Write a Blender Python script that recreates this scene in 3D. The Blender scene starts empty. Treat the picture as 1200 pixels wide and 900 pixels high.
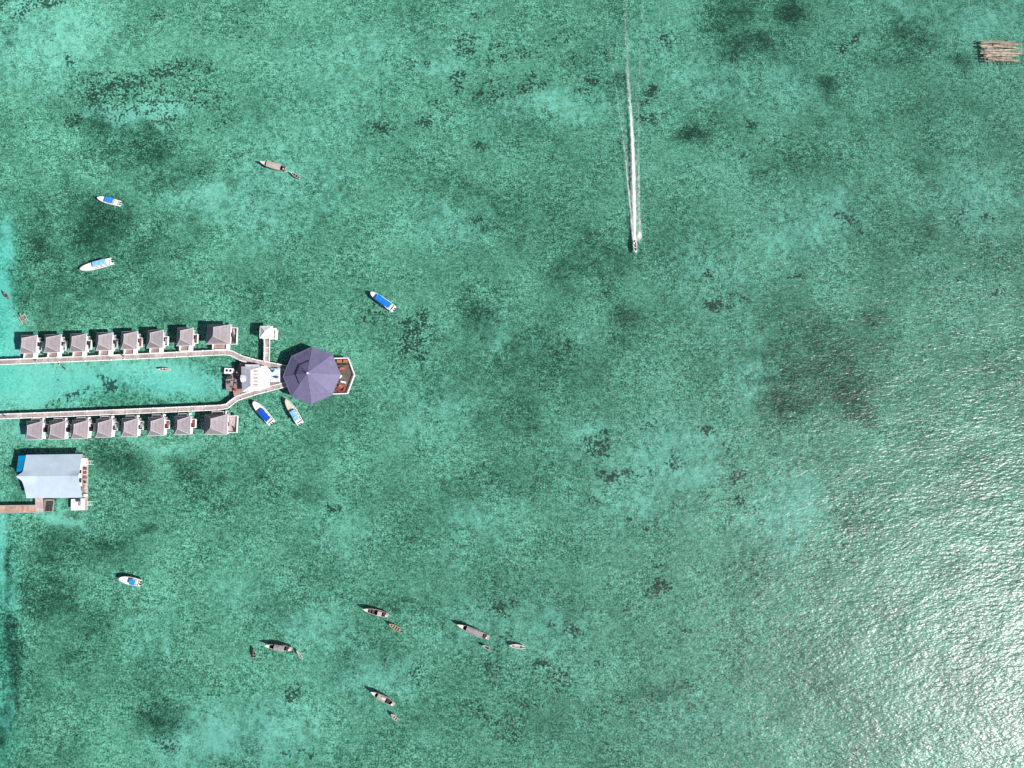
import bpy, bmesh, math, random
import numpy as np
from mathutils import Vector, Matrix
random.seed(7)
R = math.radians
sc = bpy.context.scene
COL = sc.collection
CAM_H, TILT, FPX = 240.0, R(8.0), 800.0
SUN_EL = R(40.5); SUN_AZ = Vector((.913, -.408))

def W(px, py, z=0.0):
    """a point of the place, read off the photograph at its own height"""
    x, y = (px-600)/FPX, (450-py)/FPX
    c, s = math.cos(TILT), math.sin(TILT)
    yy, zz = y*c+s, y*s-c
    t = (CAM_H-z)/(-zz)
    return Vector((t*x, t*yy, z))

# ------------------------------------------------------------------ materials
def new_mat(name):
    m = bpy.data.materials.new(name); m.use_nodes = True
    nt = m.node_tree; nt.nodes.clear()
    out = nt.nodes.new('ShaderNodeOutputMaterial')
    return m, nt, out
def N(nt, typ, **kw):
    n = nt.nodes.new(typ)
    for k, v in kw.items():
        if k in n.inputs: n.inputs[k].default_value = v
        else: setattr(n, k, v)
    return n
def mth(nt, op, a, b=None, clamp=False):
    n = nt.nodes.new('ShaderNodeMath'); n.operation = op; n.use_clamp = clamp
    for i, v in enumerate((a, b)):
        if v is None: continue
        if isinstance(v, (int, float)): n.inputs[i].default_value = v
        else: nt.links.new(v, n.inputs[i])
    return n.outputs[0]
def ramp(nt, v, a, b, lo=0.0, hi=1.0):
    n = nt.nodes.new('ShaderNodeMapRange'); n.interpolation_type = 'SMOOTHSTEP'
    nt.links.new(v, n.inputs[0])
    for i, q in ((1, a), (2, b), (3, lo), (4, hi)):
        if isinstance(q, (int, float)): n.inputs[i].default_value = q
        else: nt.links.new(q, n.inputs[i])
    return n.outputs[0]
def mixc(nt, f, a, b):
    n = nt.nodes.new('ShaderNodeMix'); n.data_type = 'RGBA'
    if isinstance(f, (int, float)): n.inputs[0].default_value = f
    else: nt.links.new(f, n.inputs[0])
    for i, q in ((6, a), (7, b)):
        if isinstance(q, tuple): n.inputs[i].default_value = (*q[:3], 1)
        else: nt.links.new(q, n.inputs[i])
    return n.outputs[2]
def noise(nt, vec, scale, detail=2, rough=.5):
    n = N(nt, 'ShaderNodeTexNoise', Scale=scale, Detail=detail, Roughness=rough)
    nt.links.new(vec, n.inputs['Vector']); return n.outputs['Fac']
def mapped(nt, vec, rz=0, scale=(1, 1, 1), loc=(0, 0, 0)):
    n = nt.nodes.new('ShaderNodeMapping')
    n.inputs['Rotation'].default_value = (0, 0, rz); n.inputs['Scale'].default_value = scale; n.inputs['Location'].default_value = loc
    nt.links.new(vec, n.inputs['Vector']); return n.outputs[0]

_M = {}
def mat(name, col, rough=.6, var=.18, scale=.9, band=None, stain=None, tone=.06):
    """a worn painted / wooden / plastic surface: base colour, broken up by two noises, optional boards along an axis"""
    if name in _M: return _M[name]
    m, nt, out = new_mat(name)
    p = N(nt, 'ShaderNodeBsdfPrincipled', Roughness=rough)
    tc = nt.nodes.new('ShaderNodeTexCoord').outputs['Object']
    a = noise(nt, tc, scale, 4, .65)
    dark = tuple(c*(1-var*1.6) for c in col); lite = tuple(min(.9, c*(1+var)) for c in col)
    c = mixc(nt, ramp(nt, a, .3, .7), dark, lite)
    if band:
        axis, width = band
        w = N(nt, 'ShaderNodeTexWhiteNoise'); w.noise_dimensions = '1D'
        sp = nt.nodes.new('ShaderNodeSeparateXYZ'); nt.links.new(tc, sp.inputs[0])
        q = mth(nt, 'FLOOR', mth(nt, 'DIVIDE', sp.outputs[axis], width))
        nt.links.new(q, w.inputs['W'])
        c = mixc(nt, ramp(nt, w.outputs['Value'], 0, 1, 0, .5), c, tuple(x*.55 for x in col))
    if stain:
        b = noise(nt, tc, scale*.45, 5, .7)
        c = mixc(nt, ramp(nt, b, .52, .72, 0, .8), c, stain)
    oi = nt.nodes.new('ShaderNodeObjectInfo')
    hs_ = N(nt, 'ShaderNodeHueSaturation'); nt.links.new(ramp(nt, oi.outputs['Random'], 0, 1, 1-tone, 1+tone), hs_.inputs['Value']); nt.links.new(c, hs_.inputs['Color']); c = hs_.outputs[0]
    nt.links.new(c, p.inputs['Base Color'])
    bp = N(nt, 'ShaderNodeBump', Strength=.25, Distance=.03)
    nt.links.new(noise(nt, tc, scale*7, 3), bp.inputs['Height']); nt.links.new(bp.outputs[0], p.inputs['Normal'])
    nt.links.new(p.outputs[0], out.inputs[0]); _M[name] = m
    return m
WHITE = mat('white_paint', (.80, .79, .78), .5, .05, .8, stain=(.66, .64, .61))
TRIM = mat('pale_trim', (.46, .43, .46), .6, .08, .8)
ROOF = mat('mauve_shingle', (.25, .218, .235), .8, .13, .7, band=(2, .16), stain=(.16, .14, .15), tone=.12)
OCT = mat('violet_shingle', (.150, .136, .235), .75, .07, .5, stain=(.10, .09, .18))
OCTRIB = mat('pale_violet_rib', (.17, .15, .27), .7, .08, .8)
DECK = mat('boardwalk_planks', (.45, .375, .35), .75, .22, .35, band=(0, .6))
DECKY = mat('veranda_planks', (.36, .25, .22), .75, .22, .6, band=(1, .3))
DARKDECK = mat('dark_planks', (.15, .115, .095), .75, .22, .6, band=(1, .3))
GREYDECK = mat('grey_planks', (.30, .26, .24), .8, .25, .8, band=(0, .3))
PINKDECK = mat('salmon_planks', (.52, .33, .24), .75, .25, .4, band=(0, .55))
DARK = mat('dark_rubber', (.025, .025, .03), .6, .3, 2)
GLASS = mat('dark_window', (.03, .035, .045), .15, .2, 1)
TIMBER = mat('wet_timber', (.16, .12, .09), .8, .25, 1.5)
BLUEROOF = mat('pale_blue_metal', (.46, .55, .64), .45, .05, .25, stain=(.38, .45, .51))
BLUEPANEL = mat('bright_blue_metal', (.0, .25, .52), .45, .06, .5, band=(1, .5))
CANB = mat('royal_blue_canvas', (.0, .075, .56), .6, .08, 1.2)
CANM = mat('sky_blue_canvas', (.03, .22, .70), .6, .10, 1.2)
CANL = mat('pale_blue_canvas', (.22, .46, .80), .6, .16, 1.4)
CANC = mat('cyan_canvas', (.0, .28, .62), .6, .1, 1.4)
HULL = mat('white_gelcoat', (.78, .78, .78), .3, .04, 1)
CREAM = mat('cream_deck', (.58, .54, .45), .6, .10, 1.2)
WOODG = mat('weathered_hull', (.40, .35, .32), .8, .25, 1.2, stain=(.22, .17, .14))
WOODP = mat('pale_bow_deck', (.60, .56, .50), .75, .15, 1)
TARPG = mat('grey_tarpaulin', (.33, .29, .30), .7, .16, .8, stain=(.22, .20, .20))
TARPB = mat('beige_tarpaulin', (.46, .39, .36), .7, .18, .9, stain=(.30, .24, .22))
PINKW = mat('pinkish_planks', (.48, .38, .37), .75, .2, 1.2)
WOODB = mat('brown_hull', (.25, .18, .13), .8, .3, 1.5)
WOODY = mat('yellow_wood', (.40, .32, .20), .8, .25, 1.5)
SHADE_BROWN = mat('shade_dark_brown', (.05, .04, .045), .85, .4, 1.5)  # near-black brown: paints shade into boat wells, own tone on furniture and crates
ORANGE = mat('orange_wood', (.50, .17, .09), .55, .2, 1.5)
REDW = mat('dark_red_wood', (.33, .06, .05), .55, .3, 1.5)
REDP = mat('red_plastic', (.42, .05, .03), .45, .15, 1.5)
BLUEP = mat('blue_plastic', (.03, .12, .36), .45, .15, 1.5)
STEEL = mat('grey_steel', (.35, .36, .38), .4, .15, 1.5)
BAMBOO = [mat('bamboo_%s' % n, c, .8, .3, 1.0) for n, c in
          (('tan', (.38, .315, .24)), ('pale', (.50, .44, .34)), ('rust', (.28, .215, .165)), ('grey', (.29, .26, .215)))]
SKIN = mat('skin', (.36, .20, .13), .6, .05, 3)
SHIRT = [mat('shirt_%s' % n, c, .8, .1, 3) for n, c in (('black', (.03, .03, .04)), ('white', (.7, .7, .7)), ('red', (.4, .05, .05)), ('navy', (.03, .05, .15)))]
HAIR = mat('hair', (.02, .015, .012), .6, .2, 5)

# ------------------------------------------------------------------ mesh builder
class MB:
    def __init__(s): s.v, s.f, s.m = [], [], []; s.cur = 0
    def add(s, vs, fs):
        o = len(s.v); s.v += [tuple(v) for v in vs]
        for f in fs: s.f.append(tuple(i+o for i in f)); s.m.append(s.cur)
    def box(s, c, d, rz=0, taper=1.0):
        x, y, z = d[0]/2, d[1]/2, d[2]/2; ca, sa = math.cos(rz), math.sin(rz)
        vs = []
        for k, q in ((-1, 1), (1, taper)):
            for a, b in ((-1, -1), (1, -1), (1, 1), (-1, 1)):
                u, w = a*x*q, b*y*q
                vs.append((c[0]+u*ca-w*sa, c[1]+u*sa+w*ca, c[2]+k*z))
        s.add(vs, [(3, 2, 1, 0), (4, 5, 6, 7), (0, 1, 5, 4), (1, 2, 6, 5), (2, 3, 7, 6), (3, 0, 4, 7)]); return s
    def tube(s, p, q, r, r2=None, n=8):
        p, q = Vector(p), Vector(q); d = (q-p).normalized(); r2 = r if r2 is None else r2
        a = d.orthogonal().normalized(); b = d.cross(a)
        vs = []
        for P, rr in ((p, r), (q, r2)):
            for i in range(n):
                t = 2*math.pi*i/n; vs.append(P+a*rr*math.cos(t)+b*rr*math.sin(t))
        s.add(vs, [(i, (i+1) % n, n+(i+1) % n, n+i) for i in range(n)]+[tuple(range(n-1, -1, -1)), tuple(range(n, 2*n))]); return s
    def prism(s, pts, z0, z1):
        n = len(pts); A = sum(pts[i][0]*pts[(i+1) % n][1]-pts[(i+1) % n][0]*pts[i][1] for i in range(n))
        if A < 0: pts = pts[::-1]
        vs = [(p[0], p[1], z0) for p in pts]+[(p[0], p[1], z1) for p in pts]
        s.add(vs, [tuple(range(n-1, -1, -1)), tuple(range(n, 2*n))]+[(i, (i+1) % n, n+(i+1) % n, n+i) for i in range(n)]); return s
    def grid(s, rows):
        nr, nc = len(rows), len(rows[0]); vs = [p for r in rows for p in r]
        s.add(vs, [(i*nc+j, i*nc+j+1, (i+1)*nc+j+1, (i+1)*nc+j) for i in range(nr-1) for j in range(nc-1)]); return s
    def lathe(s, c, prof, n=12):
        rows = [[(c[0]+r*math.cos(2*math.pi*k/n), c[1]+r*math.sin(2*math.pi*k/n), c[2]+z) for k in range(n+1)] for r, z in prof]
        return s.grid(rows)
    def build(s, name, m, parent=None, smooth=False, loc=None, thick=None, bevel=None):
        me = bpy.data.meshes.new(name); me.from_pydata(s.v, [], s.f)
        ms = m if isinstance(m, list) else [m]
        for q in ms: me.materials.append(q)
        for p, i in zip(me.polygons, s.m): p.material_index = i; p.use_smooth = smooth
        bm = bmesh.new(); bm.from_mesh(me)
        bmesh.ops.remove_doubles(bm, verts=bm.verts, dist=1e-4)
        bmesh.ops.recalc_face_normals(bm, faces=bm.faces)
        bm.to_mesh(me); bm.free(); me.update()
        o = bpy.data.objects.new(name, me); COL.objects.link(o)
        if parent: o.parent = parent
        if loc is not None: o.location = loc
        if thick:
            md = o.modifiers.new('thickness', 'SOLIDIFY'); md.thickness = thick; md.offset = -1
        if bevel:
            md = o.modifiers.new('edge', 'BEVEL'); md.width = bevel; md.segments = 2; md.limit_method = 'ANGLE'
        return o
def tag(o, label, cat, group=None, kind=None):
    if label: o['label'] = label
    if cat: o['category'] = cat
    if group: o['group'] = group
    if kind: o['kind'] = kind
    return o
def thing(name, label, cat, loc=(0, 0, 0), rz=0, group=None):
    o = bpy.data.objects.new(name, None); COL.objects.link(o); o.empty_display_size = .3
    o.location = loc; o.rotation_euler = (0, 0, rz)
    return tag(o, label, cat, group)
def copy_tree(o, parent=None):
    c = o.copy(); COL.objects.link(c)
    if parent: c.parent = parent
    for ch in list(o.children): copy_tree(ch, c)
    return c
ORD = ['first', 'second', 'third', 'fourth', 'fifth', 'sixth', 'seventh', 'eighth', 'ninth', 'tenth']

# ------------------------------------------------------------------ seabed and water
SEA_Z = -1.1
def axis(lo, hi, step):
    core = np.arange(lo, hi+step/2, step); out = []; d = step
    while (out[-1] if out else 0) < 5000:
        d *= 1.45; out.append((out[-1] if out else 0)+d)
    out = np.array(out)
    return np.concatenate([lo-out[::-1], core, hi+out])
gx, gy = axis(-216, 216, 1.0), axis(-112, 208, 1.0)
GX, GY = np.meshgrid(gx, gy)
c8, s8 = math.cos(TILT), math.sin(TILT)
zc = CAM_H-SEA_Z
dep = np.maximum(GY*s8+zc*c8, 30)
PX = 600+FPX*GX/dep; PY = 450-FPX*(GY*c8-zc*s8)/dep
rng = np.random.default_rng(5)
def vnoise(X, Y, scale, oct=3):
    out = np.zeros_like(X); amp = 1; tot = 0
    for o in range(oct):
        n = 257; g = rng.random((n, n)); xs, ys = X/scale % 256, Y/scale % 256
        i, j = np.floor(xs).astype(int), np.floor(ys).astype(int); fx, fy = xs-i, ys-j
        fx, fy = fx*fx*(3-2*fx), fy*fy*(3-2*fy); i2, j2 = (i+1) % 256, (j+1) % 256
        out += amp*((g[j, i]*(1-fx)+g[j, i2]*fx)*(1-fy)+(g[j2, i]*(1-fx)+g[j2, i2]*fx)*fy)
        tot += amp; amp *= .5; scale /= 2.03
    return out/tot
wx = PX+26*(vnoise(GX+4000, GY+4000, 22)-.5)*2; wy = PY+26*(vnoise(GX+4700, GY+3300, 22)-.5)*2
def blobs(lst, ex=1.0):
    f = np.zeros_like(GX)
    for x, y, rx, ry, st in lst:
        f = np.maximum(f, st*np.exp(-(((wx-x)/rx)**2+((wy-y)/ry)**2)**ex))
    return f
# seagrass meadows (soft, broad)
GRASS = blobs([(160,175,60,35,.55),(205,205,80,30,.6),(120,150,25,30,.5),(115,262,45,50,.85),(100,330,90,60,.5),(200,300,110,90,.5),(330,330,120,70,.38),
 (60,290,40,80,.45),(560,365,26,36,.85),(540,250,50,40,.45),(600,260,90,60,.5),(705,315,60,55,.72),(660,240,70,50,.5),(735,385,45,35,.65),(620,420,120,60,.42),(500,340,60,50,.4),
 (640,170,50,25,.35),(862,22,45,40,.75),(885,62,45,20,.75),(850,90,22,12,.5),(820,158,26,14,.95),(925,12,22,20,.85),(968,90,24,20,.75),(960,110,30,30,.45),
 (1060,45,50,35,.65),(1050,70,35,20,.6),(1130,62,30,18,.7),(1000,130,90,40,.4),(930,195,60,25,.5),(910,205,30,20,.6),(1080,170,80,30,.35),(1010,250,60,30,.45),(1080,285,30,35,.5),(1085,320,25,20,.4),
 (958,425,85,80,.72),(985,455,65,45,.75),(1015,375,35,25,.65),(930,475,40,50,.7),(1010,490,40,22,.75),(940,500,30,22,.6),(1020,400,40,30,.5),
 (620,470,40,35,.6),(560,460,80,60,.35),(420,470,60,60,.35),(760,430,80,40,.3),(700,470,40,20,.3),
 (140,545,55,22,.8),(115,540,22,18,.7),(215,540,30,22,.6),(110,640,90,35,.7),(65,655,45,40,.65),(25,560,30,35,.6),(180,625,30,10,.7),(270,560,120,60,.42),
 (60,700,60,45,.6),(70,780,60,50,.55),(110,740,50,45,.5),(12,760,12,60,.9),(14,690,5,70,.8),(16,800,4,80,.8),(5,850,10,50,.9),(190,850,38,35,.75),(225,795,30,20,.5),(240,770,25,20,.5),(150,810,60,50,.4),
 (360,560,120,50,.35),(330,700,60,60,.35),(400,760,70,50,.35),(460,700,80,40,.3),(480,620,60,50,.3),(560,560,80,40,.35),(500,840,80,50,.3),(620,860,80,40,.4),(770,815,60,30,.5),(735,835,60,25,.35),
 (635,700,60,60,.3),(320,870,60,40,.4),(700,620,60,60,.3),(1150,60,25,25,.4),(120,55,25,18,.3),(180,15,30,20,.3),(10,45,15,25,.5)])
# bare sand (pale, reads turquoise)
SAND = blobs([(60,452,110,22,1.0),(200,452,75,22,1.0),(130,440,100,18,.8),(5,400,18,130,1.0),(10,285,12,50,.8),(3,640,10,60,.8),(6,840,8,40,.7),(62,612,36,9,1.0),(70,600,14,25,.6),(30,500,34,18,.75),(110,516,70,12,.6),(200,520,60,8,.5),
 (55,55,90,60,.55),(140,140,40,14,.8),(180,128,40,10,.8),(30,15,20,14,.8),(250,235,80,35,.6),(330,200,90,50,.42),(420,60,120,60,.35),(520,75,40,25,.55),(380,130,120,60,.3),
 (640,120,90,25,.5),(760,40,60,40,.35),(830,90,60,40,.4),(930,100,40,40,.4),(1070,15,50,18,.45),(1150,20,60,25,.55),(940,270,70,45,.5),(985,250,60,30,.5),(1140,240,60,60,.4),(830,330,60,60,.35),
 (890,440,30,50,.45),(790,540,80,50,.6),(700,510,40,30,.5),(760,590,80,40,.45),(920,600,60,60,.55),(480,455,50,40,.35),(500,480,60,40,.4),(570,385,30,30,.35),(520,265,60,30,.4),
 (250,855,60,40,.75),(330,855,60,45,.7),(210,880,40,25,.6),(290,690,50,40,.4),(360,740,60,40,.45),(430,790,60,40,.45),(550,750,60,40,.4),(400,610,40,40,.4),(560,620,60,50,.35),(640,740,50,60,.35),
 (820,850,60,30,.4),(180,750,40,40,.35),(20,700,12,30,.5),(8,790,10,20,.6),(300,240,60,50,.4)])
# coral heads and rock (crisp, dark)
CORAL = blobs([(150,92,38,18,.85),(112,118,12,22,.95),(128,105,22,12,.8),(185,88,30,14,.85),(210,80,18,12,.9),(235,75,14,10,.7),(175,140,14,10,.8),(90,152,12,8,.9),(150,112,70,42,.62),(150,122,20,12,.6),(230,115,30,25,.5),(245,145,12,10,.6),
 (45,12,20,9,.95),(25,22,12,7,.8),(60,3,14,6,.8),(5,5,10,12,.8),(86,72,7,8,.8),(52,52,8,6,.6),(80,105,8,6,.55),(187,18,16,10,.6),(285,40,18,25,.4),
 (610,55,30,9,.6),(540,50,24,10,.75),(560,28,24,10,.5),(500,70,16,6,.6),(545,85,8,16,.8),(450,68,8,6,.7),(490,75,10,6,.8),(455,150,14,8,.9),(510,140,16,7,.95),(530,120,20,8,.5),(565,165,12,22,.7),(620,95,16,14,.8),(640,95,12,10,.9),(585,65,24,10,.5),(590,100,30,14,.6),
 (655,40,30,9,.5),(675,60,25,8,.45),(705,82,10,9,.95),(695,101,12,7,.8),(726,84,9,8,.8),(758,97,9,9,.95),(757,111,6,6,.8),(765,135,13,8,.9),(779,48,12,5,.9),(750,20,6,8,.4),(710,48,14,8,.5),(610,60,10,6,.6),
 (880,148,8,6,.9),(880,180,6,12,.8),(808,197,8,4,.8),(895,160,6,3,.6),(985,258,18,6,.9),(1003,271,5,5,.9),(1120,260,10,12,.6),(1150,265,10,5,.7),(1130,332,6,5,.9),(1178,335,10,10,.6),(1010,55,12,7,.7),(925,160,10,6,.5),(1010,95,12,6,.4),(850,375,16,9,1.0),(842,335,8,14,.6),(870,360,8,6,.7),(845,400,10,8,.4),(928,328,10,8,.6),(905,330,6,5,.5),
 (488,392,24,26,.85),(430,375,16,14,.6),(500,415,10,8,.8),(470,405,10,14,.6),(555,260,16,12,.6),(575,265,10,8,.5),(665,330,12,5,.6),(660,395,14,5,.5),
 (715,525,17,18,1.0),(700,520,14,12,.7),(718,568,15,12,1.0),(740,555,14,10,.7),(686,548,7,6,.8),(720,510,10,10,.8),(760,510,14,6,.7),(790,530,8,10,.7),(822,507,14,5,.9),(845,518,8,8,.6),(860,545,12,10,.95),(868,578,10,9,.9),(885,595,12,8,.7),(800,590,16,8,.5),(765,618,8,5,.8),(700,596,10,6,.5),(765,545,8,8,.5),(855,610,8,6,.5),(738,610,6,6,.6),(775,665,12,6,.6),
 (772,681,16,7,.95),(818,690,6,4,.9),(730,705,8,5,.6),(670,745,14,9,.85),(645,743,7,5,.7),(810,735,10,5,.5),(590,722,16,12,.85),(610,710,10,8,.6),(640,790,7,6,.9),(690,798,14,8,.6),(655,805,14,10,.6),(630,830,20,12,.6),(610,850,24,16,.55),(620,865,14,10,.6),(700,835,14,10,.4),(712,865,10,7,.6),(715,888,5,4,.9),(755,849,4,4,.9),(575,845,20,14,.55),(560,830,14,8,.6),(590,795,18,16,.5),(480,785,14,18,.5),
 (388,590,9,6,1.0),(563,543,4,4,.9),(538,580,10,5,.5),(112,460,10,10,1.0),(350,810,12,14,.8),(372,888,8,4,.9),(356,882,18,8,.5),(505,828,8,5,.5),(450,767,5,4,.7),(260,790,16,10,.3),(205,830,4,3,.9),(194,876,14,6,.6),(5,430,12,6,.4),(1100,270,8,5,.4),(900,675,20,10,.4),(600,760,16,8,.5),(583,775,14,10,.5),
 (70,467,32,4,.6),(100,449,14,4,.6)], 1.5)
cy = vnoise(GX+3000, GY+3000, 60, 4); bn = vnoise(GX+1500, GY+2500, 26, 3)
GRASS = np.clip(GRASS+(cy-.5)*.35+(bn-.5)*.35, 0, 1)
SAND = np.clip(SAND+(bn-.5)*.25, 0, 1)
inside = (np.abs(GX) < 230) & (GY > -130) & (GY < 225)
CORAL = np.where(inside, CORAL, np.clip((bn-.62)*4, 0, 1)*.7)
RISE = np.clip(CORAL-.3, 0, 1)*.35*vnoise(GX+900, GY+800, 3, 2)
DEEP = np.clip(np.exp(-((PX-2)/22)**2)*np.clip(np.exp(-((PY-350)/95)**4)+.7*np.exp(-((PY-760)/170)**4), 0, 1)+np.exp(-(((PY-452)/26)**2+(np.maximum(PX-200, 0)/80)**2))*.55, 0, 1)
GZ = SEA_Z-.55*DEEP+RISE+.15*(bn-.5)
def grid_mesh(name, GX, GY, GZ, attrs, m):
    nr, nc = GX.shape
    co = np.stack([GX, GY, GZ], -1).reshape(-1, 3).astype(np.float32)
    i, j = np.meshgrid(np.arange(nr-1), np.arange(nc-1), indexing='ij')
    a = (i*nc+j).ravel(); F = np.stack([a, a+1, a+nc+1, a+nc], -1)
    me = bpy.data.meshes.new(name); me.vertices.add(len(co)); me.vertices.foreach_set('co', co.ravel())
    me.loops.add(F.size); me.loops.foreach_set('vertex_index', F.ravel().astype(np.int32))
    me.polygons.add(len(F)); me.polygons.foreach_set('loop_start', np.arange(0, F.size, 4, dtype=np.int32))
    me.update(calc_edges=True); me.validate()
    for k, v in attrs.items():
        at = me.attributes.new(k, 'FLOAT', 'POINT'); at.data.foreach_set('value', v.ravel().astype(np.float32))
    me.materials.append(m); me.polygons.foreach_set('use_smooth', np.ones(len(me.polygons), dtype=bool))
    o = bpy.data.objects.new(name, me); COL.objects.link(o); return o

def seabed_mat():
    m, nt, out = new_mat('reef_flat')
    P = nt.nodes.new('ShaderNodeNewGeometry').outputs['Position']
    def at(n):
        q = nt.nodes.new('ShaderNodeAttribute'); q.attribute_name = n; return q.outputs['Fac']
    g, s, k = at('grass'), at('sand'), at('coral')
    def sub(n, w): return mth(nt, 'MULTIPLY', mth(nt, 'SUBTRACT', n, .5), w)
    def cramp(v, stops):
        r = nt.nodes.new('ShaderNodeValToRGB'); e = r.color_ramp.elements
        while len(e) < len(stops): e.new(.5)
        for el, (p, c) in zip(e, stops): el.position = p; el.color = (*c, 1)
        nt.links.new(v, r.inputs[0]); return r.outputs[0]
    wv = nt.nodes.new('ShaderNodeVectorMath'); wv.operation = 'ADD'      # ragged edges: warp the lookups
    wn = N(nt, 'ShaderNodeTexNoise', Scale=.35, Detail=4, Roughness=.65); nt.links.new(P, wn.inputs['Vector'])
    ws_ = nt.nodes.new('ShaderNodeVectorMath'); ws_.operation = 'SCALE'; ws_.inputs['Scale'].default_value = 2.6; nt.links.new(wn.outputs['Color'], ws_.inputs[0])
    nt.links.new(P, wv.inputs[0]); nt.links.new(ws_.outputs[0], wv.inputs[1]); Q = wv.outputs[0]
    fine = noise(nt, P, 1.8, 3, .7)            # ripple and caustic light mottle, painted into the seabed colour
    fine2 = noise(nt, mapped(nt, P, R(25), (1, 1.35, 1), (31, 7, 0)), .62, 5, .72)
    mid = noise(nt, Q, .16, 6, .68)            # bommies, bare pockets: 3 to 8 m
    mid2 = noise(nt, mapped(nt, Q, R(70), (1, .7, 1), (310, 70, 0)), .38, 5, .7)
    big = noise(nt, Q, .04, 5, .62)
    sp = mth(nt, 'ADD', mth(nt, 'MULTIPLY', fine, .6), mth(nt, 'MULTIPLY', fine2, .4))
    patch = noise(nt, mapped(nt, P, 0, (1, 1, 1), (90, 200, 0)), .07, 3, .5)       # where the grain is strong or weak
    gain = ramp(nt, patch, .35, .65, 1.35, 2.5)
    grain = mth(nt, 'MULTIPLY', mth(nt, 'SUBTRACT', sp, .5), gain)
    gg = mth(nt, 'ADD', g, mth(nt, 'ADD', sub(mid, 1.5), sub(mid2, .9)))
    gm = ramp(nt, gg, .12, 1.0)
    ss = mth(nt, 'ADD', s, mth(nt, 'ADD', sub(mid2, 1.5), sub(mid, -1.1)))
    sm = ramp(nt, ss, .08, .92)
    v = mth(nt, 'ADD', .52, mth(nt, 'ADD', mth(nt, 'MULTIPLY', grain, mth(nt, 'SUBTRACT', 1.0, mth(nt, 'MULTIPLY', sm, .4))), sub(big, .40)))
    v = mth(nt, 'ADD', v, sub(mid2, .22))
    v = mth(nt, 'SUBTRACT', v, mth(nt, 'MULTIPLY', gm, .255))
    v = mth(nt, 'ADD', v, mth(nt, 'MULTIPLY', sm, .12))
    c = cramp(v, [(.20, (.022, .036, .025)), (.36, (.068, .100, .066)), (.50, (.185, .227, .163)), (.62, (.345, .37, .285)), (.80, (.58, .58, .48))])
    sandc = cramp(mth(nt, 'ADD', v, .02), [(.30, (.14, .175, .14)), (.50, (.30, .335, .295)), (.68, (.46, .49, .435)), (.85, (.60, .61, .55))])
    c = mixc(nt, mth(nt, 'MULTIPLY', sm, .85), c, sandc)
    # coral heads: clumps one to four metres across
    cl = noise(nt, Q, .34, 3, .6)
    c2 = noise(nt, mapped(nt, P, R(15), (1, 1, 1), (5, 60, 0)), 1.05, 2, .55)
    cm = mth(nt, 'ADD', mth(nt, 'MULTIPLY', k, .60), mth(nt, 'ADD', sub(cl, 1.5), sub(c2, 2.2)))
    cm = mth(nt, 'MULTIPLY', ramp(nt, cm, .36, .54), ramp(nt, k, .05, .25))
    c = mixc(nt, mth(nt, 'MULTIPLY', cm, .88), c, mixc(nt, fine, (.010, .016, .012), (.055, .052, .038)))
    # scattered small dark coral flecks, in loose drifts
    for sc_, lo, hi, th, off in ((.30, .08, .15, .50, (0, 0, 0)), (.55, .09, .17, .53, (40, 9, 0))):
        vo = nt.nodes.new('ShaderNodeTexVoronoi'); vo.inputs['Scale'].default_value = sc_; nt.links.new(mapped(nt, Q, 0, (1, 1, 1), off), vo.inputs['Vector'])
        pick = nt.nodes.new('ShaderNodeSeparateColor'); nt.links.new(vo.outputs['Color'], pick.inputs[0])
        lump = mth(nt, 'MULTIPLY', ramp(nt, vo.outputs['Distance'], lo, hi, 1, 0), ramp(nt, noise(nt, mapped(nt, P, 0, (1, 1, 1), off), .045, 3, .6), th, th+.10))
        lump = mth(nt, 'MULTIPLY', lump, ramp(nt, pick.outputs[0], .45, .5))
        c = mixc(nt, mth(nt, 'MULTIPLY', lump, .85), c, (.025, .032, .024))
    d = N(nt, 'ShaderNodeBsdfDiffuse', Roughness=.5)
    nt.links.new(c, d.inputs['Color'])
    bp = N(nt, 'ShaderNodeBump', Strength=.5, Distance=.15)
    nt.links.new(mth(nt, 'ADD', sp, cm), bp.inputs['Height']); nt.links.new(bp.outputs[0], d.inputs['Normal'])
    nt.links.new(d.outputs[0], out.inputs[0]); return m
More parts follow.
